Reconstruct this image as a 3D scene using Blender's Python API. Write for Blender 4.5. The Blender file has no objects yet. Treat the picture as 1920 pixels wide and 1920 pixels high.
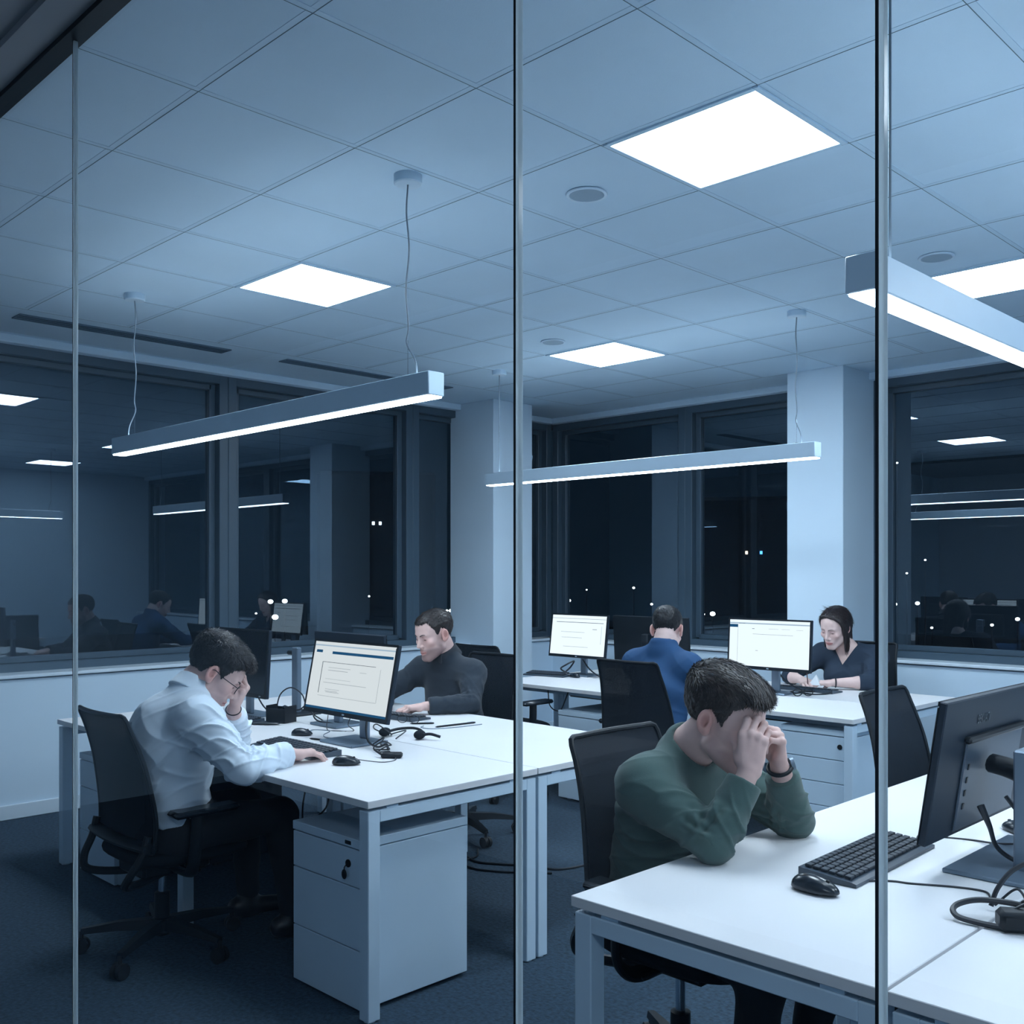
import bpy, bmesh, math, random
import numpy as np
from mathutils import Vector, Matrix, Euler

random.seed(7)
PI = math.pi
C = bpy.context.scene.collection
S2 = 2 ** -0.5

# ------------------------------------------------------------------ materials
MATS = {}

def principled(name, color, rough=0.5, metal=0.0, spec=0.5, bump=None, mottle=None, emit=None, alpha=1.0, attr=False, coat=0.0, sheen=0.0):
    if name in MATS:
        return MATS[name]
    m = bpy.data.materials.new(name)
    m.use_nodes = True
    nt = m.node_tree
    b = nt.nodes['Principled BSDF']
    b.inputs['Base Color'].default_value = (*color, 1)
    b.inputs['Roughness'].default_value = rough
    b.inputs['Metallic'].default_value = metal
    b.inputs['Specular IOR Level'].default_value = spec
    b.inputs['Alpha'].default_value = alpha
    b.inputs['Coat Weight'].default_value = coat
    b.inputs['Sheen Weight'].default_value = sheen
    tc = nt.nodes.new('ShaderNodeTexCoord')
    if mottle:
        sc, amt = mottle
        n = nt.nodes.new('ShaderNodeTexNoise')
        n.inputs['Scale'].default_value = sc
        n.inputs['Detail'].default_value = 4
        nt.links.new(tc.outputs['Object'], n.inputs['Vector'])
        r = nt.nodes.new('ShaderNodeMapRange')
        r.inputs['From Min'].default_value = 0.3
        r.inputs['From Max'].default_value = 0.7
        r.inputs['To Min'].default_value = 1 - amt
        r.inputs['To Max'].default_value = 1 + amt
        nt.links.new(n.outputs['Fac'], r.inputs['Value'])
        h = nt.nodes.new('ShaderNodeHueSaturation')
        h.inputs['Color'].default_value = (*color, 1)
        nt.links.new(r.outputs['Result'], h.inputs['Value'])
        src = h.outputs['Color']
    else:
        rgb = nt.nodes.new('ShaderNodeRGB')
        rgb.outputs[0].default_value = (*color, 1)
        src = rgb.outputs[0]
    if attr:
        a = nt.nodes.new('ShaderNodeAttribute')
        a.attribute_name = 'tint'
        mx = nt.nodes.new('ShaderNodeMix')
        mx.data_type = 'RGBA'
        mx.blend_type = 'MULTIPLY'
        mx.inputs[0].default_value = 1
        nt.links.new(src, mx.inputs[6])
        nt.links.new(a.outputs['Color'], mx.inputs[7])
        src = mx.outputs[2]
    nt.links.new(src, b.inputs['Base Color'])
    if bump:
        sc, st = bump[:2]
        n2 = nt.nodes.new('ShaderNodeTexNoise')
        n2.inputs['Scale'].default_value = sc
        n2.inputs['Detail'].default_value = 3
        mp = nt.nodes.new('ShaderNodeMapping')
        if len(bump) > 2:
            mp.inputs['Scale'].default_value = bump[2]
        nt.links.new(tc.outputs['Object'], mp.inputs['Vector'])
        nt.links.new(mp.outputs['Vector'], n2.inputs['Vector'])
        bp = nt.nodes.new('ShaderNodeBump')
        bp.inputs['Strength'].default_value = st
        bp.inputs['Distance'].default_value = 0.004
        nt.links.new(n2.outputs['Fac'], bp.inputs['Height'])
        nt.links.new(bp.outputs['Normal'], b.inputs['Normal'])
    if emit:
        b.inputs['Emission Color'].default_value = (*emit[0], 1)
        b.inputs['Emission Strength'].default_value = emit[1]
    MATS[name] = m
    return m

def emission(name, color, strength):
    if name in MATS:
        return MATS[name]
    m = bpy.data.materials.new(name)
    m.use_nodes = True
    nt = m.node_tree
    nt.nodes.clear()
    o = nt.nodes.new('ShaderNodeOutputMaterial')
    e = nt.nodes.new('ShaderNodeEmission')
    e.inputs['Color'].default_value = (*color, 1)
    e.inputs['Strength'].default_value = strength
    nt.links.new(e.outputs[0], o.inputs['Surface'])
    MATS[name] = m
    return m

def glass(name, tint, ior, refl=(1, 1, 1), rough=0.0):
    """Thin architectural glass: see-through mixed with a mirror reflection by Fresnel."""
    if name in MATS:
        return MATS[name]
    m = bpy.data.materials.new(name)
    m.use_nodes = True
    nt = m.node_tree
    nt.nodes.clear()
    o = nt.nodes.new('ShaderNodeOutputMaterial')
    t = nt.nodes.new('ShaderNodeBsdfTransparent')
    t.inputs['Color'].default_value = (*tint, 1)
    g = nt.nodes.new('ShaderNodeBsdfGlossy')
    g.inputs['Roughness'].default_value = rough
    g.inputs['Color'].default_value = (*refl, 1)
    geo = nt.nodes.new('ShaderNodeNewGeometry')
    f = nt.nodes.new('ShaderNodeFresnel')
    f.inputs['IOR'].default_value = ior
    mx = nt.nodes.new('ShaderNodeMixShader')
    # fresnel that does not depend on which side of the thin sheet is hit
    inv = nt.nodes.new('ShaderNodeMix')
    inv.data_type = 'FLOAT'
    inv.inputs[2].default_value = ior
    inv.inputs[3].default_value = 1.0 / ior
    nt.links.new(geo.outputs['Backfacing'], inv.inputs[0])
    nt.links.new(f.outputs[0], mx.inputs[0])
    nt.links.new(t.outputs[0], mx.inputs[1])
    nt.links.new(g.outputs[0], mx.inputs[2])
    nt.links.new(mx.outputs[0], o.inputs['Surface'])
    nt.links.new(inv.outputs[0], f.inputs['IOR'])
    MATS[name] = m
    return m

# ------------------------------------------------------------------ object helpers
def prop(o, label=None, cat=None, group=None, kind=None):
    if label: o['label'] = label
    if cat: o['category'] = cat
    if group: o['group'] = group
    if kind: o['kind'] = kind
    return o

def thing(name, label, cat, loc=(0, 0, 0), rz=0.0, group=None):
    o = bpy.data.objects.new(name, None)
    o.empty_display_size = 0.1
    C.objects.link(o)
    o.location = loc
    o.rotation_euler = (0, 0, rz)
    return prop(o, label, cat, group)

def copy_tree(o, parent=None):
    c = o.copy()
    C.objects.link(c)
    c.parent = parent
    for ch in list(o.children):
        copy_tree(ch, c)
    return c

def me_obj(name, V, F, mat, parent=None, smooth=True, angle=38, tint=None):
    """V: n x 3 array or list, F: list of index tuples or an m x 4 / m x 3 int array -> ONE mesh object."""
    me = bpy.data.meshes.new(name)
    if isinstance(F, np.ndarray):
        k = F.shape[1]
        me.vertices.add(len(V))
        me.vertices.foreach_set('co', np.asarray(V, np.float32).ravel())
        me.loops.add(F.size)
        me.loops.foreach_set('vertex_index', F.ravel().astype(np.int32))
        me.polygons.add(len(F))
        me.polygons.foreach_set('loop_start', np.arange(0, F.size, k, dtype=np.int32))
        me.update(calc_edges=True)
        me.validate()
    else:
        me.from_pydata([tuple(map(float, v)) for v in V], [], F)
        me.update()
    if smooth:
        me.polygons.foreach_set('use_smooth', np.ones(len(me.polygons), dtype=bool))
        if angle:
            me.set_sharp_from_angle(angle=math.radians(angle))
    if tint is not None:
        a = me.color_attributes.new('tint', 'FLOAT_COLOR', 'POINT')
        a.data.foreach_set('color', np.c_[tint, np.ones(len(tint))].astype(np.float32).ravel())
    me.materials.append(mat)
    o = bpy.data.objects.new(name, me)
    C.objects.link(o)
    if parent is not None:
        o.parent = parent
    return o

def rot(rx=0, ry=0, rz=0):
    return Euler((rx, ry, rz)).to_matrix()

def frame_to(d):
    """3x3 whose z axis is d."""
    d = Vector(d).normalized()
    return d.to_track_quat('Z', 'Y').to_matrix()

class MB:
    def __init__(s):
        s.v, s.f = [], []
    def add(s, vs, fs):
        n = len(s.v)
        s.v += [tuple(v) for v in vs]
        s.f += [tuple(i + n for i in f) for f in fs]
        return s
    def box(s, c, size, ch=0.0, R=None, taper=None):
        h = [x / 2 for x in size]
        c = Vector(c)
        if ch <= 0:
            vs = [Vector((x * h[0], y * h[1], z * h[2])) for x in (-1, 1) for y in (-1, 1) for z in (-1, 1)]
            fs = [(0, 1, 3, 2), (4, 6, 7, 5), (0, 4, 5, 1), (2, 3, 7, 6), (0, 2, 6, 4), (1, 5, 7, 3)]
        else:
            ch = min(ch, min(h) * 0.98)
            vs, idx = [], {}
            for x in (-1, 1):
                for y in (-1, 1):
                    for z in (-1, 1):
                        for a in range(3):
                            p = [x * (h[0] - ch), y * (h[1] - ch), z * (h[2] - ch)]
                            p[a] += (x, y, z)[a] * ch
                            idx[(x, y, z, a)] = len(vs)
                            vs.append(Vector(p))
            fs = []
            def orient(q, n):
                a, b, d = vs[q[0]], vs[q[1]], vs[q[2]]
                return q if (b - a).cross(d - a).dot(n) > 0 else tuple(reversed(q))
            for a in range(3):
                b, d = (a + 1) % 3, (a + 2) % 3
                for sg in (-1, 1):
                    q = []
                    for (u, w) in ((-1, -1), (1, -1), (1, 1), (-1, 1)):
                        k = [0, 0, 0]; k[a], k[b], k[d] = sg, u, w
                        q.append(idx[(*k, a)])
                    n = Vector((0, 0, 0)); n[a] = sg
                    fs.append(orient(tuple(q), n))
                for u in (-1, 1):
                    for w in (-1, 1):
                        q = []
                        for (t, ax) in ((-1, b), (1, b), (1, d), (-1, d)):
                            k = [0, 0, 0]; k[a], k[b], k[d] = t, u, w
                            q.append(idx[(*k, ax)])
                        n = Vector((0, 0, 0)); n[b] = u; n[d] = w
                        fs.append(orient(tuple(q), n))
            for x in (-1, 1):
                for y in (-1, 1):
                    for z in (-1, 1):
                        fs.append(orient((idx[(x, y, z, 0)], idx[(x, y, z, 1)], idx[(x, y, z, 2)]), Vector((x, y, z))))
        if taper:
            for v in vs:
                t = v.z / size[2] + 0.5
                v.x *= taper[0] + (1 - taper[0]) * (1 - t) if False else (1 + (taper[0] - 1) * t)
                v.y *= (1 + (taper[1] - 1) * t)
        if R is not None:
            vs = [R @ v for v in vs]
        return s.add([v + c for v in vs], fs)
    def cyl(s, p0, p1, r0, r1=None, n=20, cap=True):
        r1 = r0 if r1 is None else r1
        p0, p1 = Vector(p0), Vector(p1)
        M = frame_to(p1 - p0)
        vs, fs = [], []
        for p, r in ((p0, r0), (p1, r1)):
            for i in range(n):
                a = 2 * PI * i / n
                vs.append(p + M @ Vector((r * math.cos(a), r * math.sin(a), 0)))
        for i in range(n):
            j = (i + 1) % n
            fs.append((i, j, n + j, n + i))
        if cap:
            fs.append(tuple(reversed(range(n))))
            fs.append(tuple(range(n, 2 * n)))
        return s.add(vs, fs)
    def lathe(s, prof, c=(0, 0, 0), axis=(0, 0, 1), n=28):
        M = frame_to(axis); c = Vector(c)
        vs, fs = [], []
        for r, z in prof:
            for i in range(n):
                a = 2 * PI * i / n
                vs.append(c + M @ Vector((r * math.cos(a), r * math.sin(a), z)))
        for k in range(len(prof) - 1):
            for i in range(n):
                j = (i + 1) % n
                fs.append((k * n + i, k * n + j, (k + 1) * n + j, (k + 1) * n + i))
        fs.append(tuple(reversed(range(n))))
        fs.append(tuple(range((len(prof) - 1) * n, len(prof) * n)))
        return s.add(vs, fs)
    def tube(s, pts, r, n=8, closed=False, sub=6, flat=1.0):
        P = smooth_path(pts, sub, closed)
        m = len(P)
        rr = r if callable(r) else (lambda t: r)
        vs, fs = [], []
        up = Vector((0, 0, 1))
        prev = None
        for i in range(m):
            a = P[(i - 1) % m] if closed or i > 0 else P[i]
            b = P[(i + 1) % m] if closed or i < m - 1 else P[i]
            t = (b - a)
            t = t.normalized() if t.length > 1e-9 else Vector((0, 0, 1))
            if prev is None:
                u = up.cross(t)
                if u.length < 0.05: u = Vector((1, 0, 0)).cross(t)
            else:
                u = prev - t * prev.dot(t)
            u.normalize(); prev = u
            w = t.cross(u)
            q = rr(i / max(1, m - 1))
            for k in range(n):
                an = 2 * PI * k / n
                vs.append(P[i] + u * (q * math.cos(an)) + w * (q * flat * math.sin(an)))
        for i in range(m if closed else m - 1):
            i2 = (i + 1) % m
            for k in range(n):
                k2 = (k + 1) % n
                fs.append((i * n + k, i * n + k2, i2 * n + k2, i2 * n + k))
        if not closed:
            fs.append(tuple(reversed(range(n))))
            fs.append(tuple(range((m - 1) * n, m * n)))
        return s.add(vs, fs)
    def quad(s, a, b, c, d):
        return s.add([a, b, c, d], [(0, 1, 2, 3)])
    def prism(s, poly, z0, z1, M=None, c=(0, 0, 0)):
        """poly: list of (x, y) counter-clockwise."""
        n = len(poly); c = Vector(c)
        vs = [Vector((x, y, z0)) for x, y in poly] + [Vector((x, y, z1)) for x, y in poly]
        fs = [tuple(reversed(range(n))), tuple(range(n, 2 * n))] + [(i, (i + 1) % n, n + (i + 1) % n, n + i) for i in range(n)]
        if M is not None:
            vs = [M @ v for v in vs]
        return s.add([v + c for v in vs], fs)
    def blob(s, c, r, R=None, nu=24, nv=14, fn=None):
        vs, fs = [], []
        c = Vector(c)
        for j in range(nv + 1):
            ph = PI * j / nv
            for i in range(nu):
                th = 2 * PI * i / nu
                v = Vector((math.sin(ph) * math.cos(th), math.sin(ph) * math.sin(th), math.cos(ph)))
                if fn: v = fn(v)
                v = Vector((v.x * r[0], v.y * r[1], v.z * r[2]))
                if R is not None: v = R @ v
                vs.append(c + v)
        for j in range(nv):
            for i in range(nu):
                k = (i + 1) % nu
                fs.append((j * nu + i, (j + 1) * nu + i, (j + 1) * nu + k, j * nu + k))
        return s.add(vs, fs)
    def build(s, name, mat, parent=None, smooth=True, angle=38):
        return me_obj(name, s.v, s.f, mat, parent, smooth, angle)

def smooth_path(pts, sub=6, closed=False):
    P = [Vector(p) for p in pts]
    if len(P) < 3 or sub <= 1:
        return P
    out = []
    n = len(P)
    rng = range(n if closed else n - 1)
    for i in rng:
        p0 = P[(i - 1) % n] if closed or i > 0 else P[i] * 2 - P[i + 1]
        p1, p2 = P[i], P[(i + 1) % n]
        p3 = P[(i + 2) % n] if closed or i < n - 2 else p2 * 2 - p1
        for k in range(sub):
            t = k / sub
            out.append(0.5 * ((2 * p1) + (p2 - p0) * t + (2 * p0 - 5 * p1 + 4 * p2 - p3) * t * t + (3 * p1 - p0 - 3 * p2 + p3) * t ** 3))
    if not closed:
        out.append(P[-1])
    return out
# ------------------------------------------------------------------ signed distance sculpting (bodies, clothes, hair)
def V3(*a):
    return np.array(a[0] if len(a) == 1 else a, dtype=np.float64)

def nrm(v):
    v = V3(v); return v / (np.linalg.norm(v) + 1e-12)

def smin(a, b, k):
    if k <= 0: return np.minimum(a, b)
    h = np.maximum(k - np.abs(a - b), 0.0) / k
    return np.minimum(a, b) - h * h * k * 0.25

def smax(a, b, k):
    return -smin(-a, -b, k)

def d_cap(P, a, b, ra, rb):
    a, b = V3(a), V3(b); ab = b - a
    L = float(ab @ ab) + 1e-12
    X, Y, Z = P[0] - a[0], P[1] - a[1], P[2] - a[2]
    t = np.clip((X * ab[0] + Y * ab[1] + Z * ab[2]) / L, 0, 1)
    X = X - t * ab[0]; Y = Y - t * ab[1]; Z = Z - t * ab[2]
    return np.sqrt(X * X + Y * Y + Z * Z) - (ra + (rb - ra) * t)

def d_ell(P, c, r, R=None):
    X, Y, Z = P[0] - c[0], P[1] - c[1], P[2] - c[2]
    if R is not None:
        X, Y, Z = (X * R[0, 0] + Y * R[1, 0] + Z * R[2, 0], X * R[0, 1] + Y * R[1, 1] + Z * R[2, 1], X * R[0, 2] + Y * R[1, 2] + Z * R[2, 2])
    k0 = np.sqrt((X / r[0]) ** 2 + (Y / r[1]) ** 2 + (Z / r[2]) ** 2) + 1e-9
    k1 = np.sqrt((X / r[0] ** 2) ** 2 + (Y / r[1] ** 2) ** 2 + (Z / r[2] ** 2) ** 2) + 1e-9
    return k0 * (k0 - 1) / k1

def d_slab(P, a, b, side, ra, rb, ends=0.0):
    """Tapered segment a-b with an elliptic section: radii (along side, across)."""
    a, b = V3(a), V3(b); ab = b - a
    L = np.linalg.norm(ab); ax = ab / L
    s = V3(side); s = s - ax * (s @ ax); s = nrm(s); w = np.cross(ax, s)
    X, Y, Z = P[0] - a[0], P[1] - a[1], P[2] - a[2]
    tt = (X * ax[0] + Y * ax[1] + Z * ax[2])
    t = np.clip(tt / L, 0, 1)
    ex = tt - t * L
    u = X * s[0] + Y * s[1] + Z * s[2]
    v = X * w[0] + Y * w[1] + Z * w[2]
    rx = ra[0] + (rb[0] - ra[0]) * t
    ry = ra[1] + (rb[1] - ra[1]) * t
    rm = np.minimum(rx, ry)
    k0 = np.sqrt((u / rx) ** 2 + (v / ry) ** 2 + (ex / rm) ** 2) + 1e-9
    k1 = np.sqrt((u / rx ** 2) ** 2 + (v / ry ** 2) ** 2 + (ex / rm ** 2) ** 2) + 1e-9
    return k0 * (k0 - 1) / k1

class Field:
    def __init__(s, lo, hi, h):
        s.lo = V3(lo); s.h = h
        s.n = np.ceil((V3(hi) - s.lo) / h).astype(int) + 1
        s.F = np.full(tuple(s.n), 0.5, np.float32)
        s.ax = [(s.lo[i] + h * np.arange(s.n[i])).astype(np.float32) for i in range(3)]
    def sub(s, lo, hi):
        sl = []
        for i in range(3):
            a = int(np.clip(math.floor((lo[i] - s.lo[i]) / s.h), 0, s.n[i]))
            b = int(np.clip(math.ceil((hi[i] - s.lo[i]) / s.h) + 1, 0, s.n[i]))
            sl.append(slice(a, b))
        P = (s.ax[0][sl[0]][:, None, None], s.ax[1][sl[1]][None, :, None], s.ax[2][sl[2]][None, None, :])
        return tuple(sl), P
    def op(s, lo, hi, fn, k=0.01, mode='u', pad=0.03):
        pad = max(pad, k * 1.2)
        sl, P = s.sub(V3(lo) - pad, V3(hi) + pad)
        if any(x.stop <= x.start for x in sl): return s
        d = fn(P)
        A = s.F[sl]
        if mode == 'u': s.F[sl] = smin(A, d, k)
        elif mode == 's': s.F[sl] = smax(A, -d, k)
        else: s.F[sl] = smax(A, d, k)
        return s
    def cap(s, a, b, ra, rb=None, k=0.01, mode='u'):
        rb = ra if rb is None else rb
        a, b = V3(a), V3(b); r = max(ra, rb)
        return s.op(np.minimum(a, b) - r, np.maximum(a, b) + r, lambda P: d_cap(P, a, b, ra, rb), k, mode)
    def ell(s, c, r, R=None, k=0.01, mode='u'):
        c = V3(c); m = max(r)
        return s.op(c - m, c + m, lambda P: d_ell(P, c, r, R), k, mode)
    def slab(s, a, b, side, ra, rb, k=0.03, mode='u'):
        a, b = V3(a), V3(b); r = max(*ra, *rb)
        return s.op(np.minimum(a, b) - r, np.maximum(a, b) + r, lambda P: d_slab(P, a, b, side, ra, rb), k, mode)
    def plane(s, p, n, k=0.004):
        """keep only the side the normal points away from."""
        p, n = V3(p), nrm(n)
        P = (s.ax[0][:, None, None], s.ax[1][None, :, None], s.ax[2][None, None, :])
        s.F = smax(s.F, ((P[0] - p[0]) * n[0] + (P[1] - p[1]) * n[1] + (P[2] - p[2]) * n[2]).astype(np.float32), k)
        return s
    def mesh(s):
        """Naive surface nets -> (verts, quads)."""
        F = s.F
        F[0] = F[-1] = 0.5; F[:, 0] = F[:, -1] = 0.5; F[:, :, 0] = F[:, :, -1] = 0.5
        B = F < 0
        any_ = np.zeros(tuple(s.n - 1), bool); all_ = np.ones(tuple(s.n - 1), bool)
        N = s.n - 1
        cs = [(i, j, k) for i in (0, 1) for j in (0, 1) for k in (0, 1)]
        for i, j, k in cs:
            q = B[i:i + N[0], j:j + N[1], k:k + N[2]]
            any_ |= q; all_ &= q
        act = any_ & ~all_
        ijk = np.argwhere(act)
        idx = np.full(act.shape, -1, np.int32)
        idx[act] = np.arange(len(ijk), dtype=np.int32)
        val = {c: F[ijk[:, 0] + c[0], ijk[:, 1] + c[1], ijk[:, 2] + c[2]] for c in cs}
        acc = np.zeros((len(ijk), 3)); cnt = np.zeros(len(ijk))
        for a in cs:
            for ax in range(3):
                if a[ax]: continue
                b = list(a); b[ax] = 1; b = tuple(b)
                va, vb = val[a], val[b]
                m = (va < 0) != (vb < 0)
                t = np.where(m, va / np.where(m, va - vb, 1), 0)
                p = np.array(a, float)[None, :].repeat(len(ijk), 0)
                p[:, ax] = t
                acc[m] += p[m]; cnt[m] += 1
        V = s.lo + s.h * (ijk + acc / cnt[:, None])
        quads = []
        for ax in range(3):
            u, w = (ax + 1) % 3, (ax + 2) % 3
            sl0 = [slice(None)] * 3; sl1 = [slice(None)] * 3
            sl0[ax] = slice(0, -1); sl1[ax] = slice(1, None)
            e = np.argwhere(B[tuple(sl0)] != B[tuple(sl1)])
            if not len(e): continue
            flip = B[e[:, 0], e[:, 1], e[:, 2]]
            c = []
            for du, dw in ((-1, -1), (0, -1), (0, 0), (-1, 0)):
                q = e.copy(); q[:, u] += du; q[:, w] += dw
                c.append(idx[q[:, 0], q[:, 1], q[:, 2]])
            Q = np.stack(c, 1)
            Q = np.where(flip[:, None], Q, Q[:, ::-1])
            quads.append(Q)
        Q = np.concatenate(quads)
        return V, Q[(Q >= 0).all(1)]

def keep_main(V, Q, least=0.02):
    """drop stray islands smaller than a share of the whole."""
    n = len(V); par = np.arange(n)
    a = np.concatenate([Q[:, 0], Q[:, 1], Q[:, 2]]); b = np.concatenate([Q[:, 1], Q[:, 2], Q[:, 3]])
    while True:
        pa, pb = par[a], par[b]
        lo, hi = np.minimum(pa, pb), np.maximum(pa, pb)
        m = lo != hi
        if not m.any(): break
        np.minimum.at(par, hi[m], lo[m])
        while True:
            pp = par[par]
            if (pp == par).all(): break
            par = pp
    cnt = np.bincount(par, minlength=n)
    ok = cnt[par] >= max(least * n, 12)
    new = np.cumsum(ok) - 1
    return V[ok], new[Q[ok[Q].all(1)]]

def vnormals(V, Q):
    d1 = V[Q[:, 2]] - V[Q[:, 0]]; d2 = V[Q[:, 3]] - V[Q[:, 1]]
    n = np.cross(d1, d2)
    N = np.zeros_like(V)
    for i in range(4): np.add.at(N, Q[:, i], n)
    return N / (np.linalg.norm(N, axis=1, keepdims=True) + 1e-12)

def relax(V, Q, it=2, lam=0.5):
    deg = np.zeros(len(V))
    for i in range(4):
        np.add.at(deg, Q[:, i], 2)
    for _ in range(it):
        acc = np.zeros_like(V)
        for i in range(4):
            np.add.at(acc, Q[:, i], V[Q[:, (i + 1) % 4]] + V[Q[:, (i - 1) % 4]])
        V = V + lam * (acc / np.maximum(deg, 1)[:, None] - V)
    return V

def _hash(i, j, k, seed):
    n = (i * 374761393 + j * 668265263 + k * 2147483647 + seed * 144269) & 0xffffffff
    n = ((n ^ (n >> 13)) * 1274126177) & 0xffffffff
    return ((n ^ (n >> 16)) & 0xffff) / 65535.0

def noise(P, seed=0):
    P = np.asarray(P, float)
    f = np.floor(P).astype(np.int64); t = P - f
    t = t * t * (3 - 2 * t)
    r = 0
    for i in (0, 1):
        for j in (0, 1):
            for k in (0, 1):
                w = (t[:, 0] if i else 1 - t[:, 0]) * (t[:, 1] if j else 1 - t[:, 1]) * (t[:, 2] if k else 1 - t[:, 2])
                r = r + w * _hash(f[:, 0] + i, f[:, 1] + j, f[:, 2] + k, seed)
    return r * 2 - 1

def sstep(a, b, x):
    t = np.clip((x - a) / (b - a), 0, 1)
    return t * t * (3 - 2 * t)

def head_matrix(fdir, pitch=0.0, roll=0.0):
    """columns: right, forward, up of a head that looks along fdir (horizontal), nodding down by pitch."""
    f = nrm(V3(fdir[0], fdir[1], 0)); r = np.cross(f, (0, 0, 1)); u = V3(0, 0, 1)
    f2 = f * math.cos(pitch) - u * math.sin(pitch)
    u2 = u * math.cos(pitch) + f * math.sin(pitch)
    r2 = r * math.cos(roll) + u2 * math.sin(roll)
    u3 = u2 * math.cos(roll) - r * math.sin(roll)
    return np.stack([r2, f2, u3], 1)

# ---- the head, in its own axes: x right, y forward, z up, metres at scale 1
def cranium(P, g=0.0):
    d = d_ell(P, (0, -0.018, 0.040), (0.075 + g, 0.098 + g, 0.080 + g))
    return smin(d, d_ell(P, (0, 0.034, 0.035), (0.060 + g, 0.056 + g, 0.062 + g)), 0.03)

def head_d(P, fem=False):
    X = np.abs(P[0]); M = (X, P[1], P[2])
    d = cranium(P)
    d = smin(d, d_ell(P, (0, 0.030, -0.035), (0.0585, 0.060, 0.080)), 0.03)
    jw = 0.046 if fem else 0.051
    d = smin(d, d_cap(M, (jw, 0.005, -0.060), (0.016, 0.068, -0.103), 0.021, 0.017 if fem else 0.019), 0.022)
    d = smin(d, d_ell(P, (0, 0.073, -0.103), (0.020 if fem else 0.024, 0.018, 0.015)), 0.018)
    d = smin(d, d_cap(M, (0.012, 0.083, 0.020), (0.040, 0.072, 0.018), 0.010 if fem else 0.012, 0.010), 0.014)
    d = smin(d, d_ell(M, (0.042, 0.064, -0.024), (0.021, 0.018, 0.017)), 0.022)
    # sockets, then closed lids over the eyeballs
    d = smax(d, -d_ell(M, (0.031, 0.097, 0.001), (0.019, 0.015, 0.012)), 0.012)
    d = smin(d, d_ell(M, (0.031, 0.0745, -0.001), (0.0135, 0.0135, 0.0115)), 0.003)
    d = smax(d, -d_cap(M, (0.019, 0.0905, -0.0065), (0.043, 0.0865, -0.0055), 0.0013, 0.0013), 0.002)
    # nose
    d = smin(d, d_cap(P, (0, 0.085, 0.010), (0, 0.108, -0.033), 0.0075, 0.0105), 0.012)
    d = smin(d, d_ell(M, (0.0115, 0.096, -0.039), (0.0085, 0.011, 0.008)), 0.006)
    d = smax(d, -d_ell(M, (0.006, 0.101, -0.0465), (0.0035, 0.005, 0.004)), 0.003)
    # mouth
    d = smin(d, d_ell(P, (0, 0.080, -0.068), (0.026, 0.016, 0.020)), 0.014)
    d = smin(d, d_cap(M, (0.004, 0.0955, -0.0655), (0.021, 0.0855, -0.0685), 0.0048, 0.003), 0.005)
    d = smin(d, d_cap(M, (0.0, 0.0950, -0.0765), (0.018, 0.0860, -0.0730), 0.0058, 0.0035), 0.005)
    d = smax(d, -d_cap(M, (0.0, 0.1010, -0.0708), (0.023, 0.0890, -0.0705), 0.0016, 0.0012), 0.003)
    # ears
    Re = rot(0.0, 0.0, 0.42) ; Re = np.array(Re)
    ear = d_ell(M, (0.0800, -0.010, -0.002), (0.0085, 0.0190, 0.0310), Re)
    ear = smin(ear, d_ell(M, (0.0770, -0.002, -0.027), (0.0070, 0.0095, 0.011), Re), 0.008)
    ear = smax(ear, -d_ell(M, (0.0895, -0.007, 0.003), (0.0100, 0.0120, 0.0210), Re), 0.003)
    ear = smin(ear, d_cap(M, (0.0815, 0.0015, -0.006), (0.0805, -0.003, -0.015), 0.0035, 0.0035), 0.004)
    d = smin(d, ear, 0.006)
    return d

def male_line(y):
    return np.interp(y, [-.13, -.10, -.075, -.045, -.030, -.016, .004, .016, .030, .036, .050, .066, .084, .12],
                     [-.070, -.070, -.066, -.034, .006, .030, .030, .012, -.012, .020, .050, .066, .074, .076])

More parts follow.
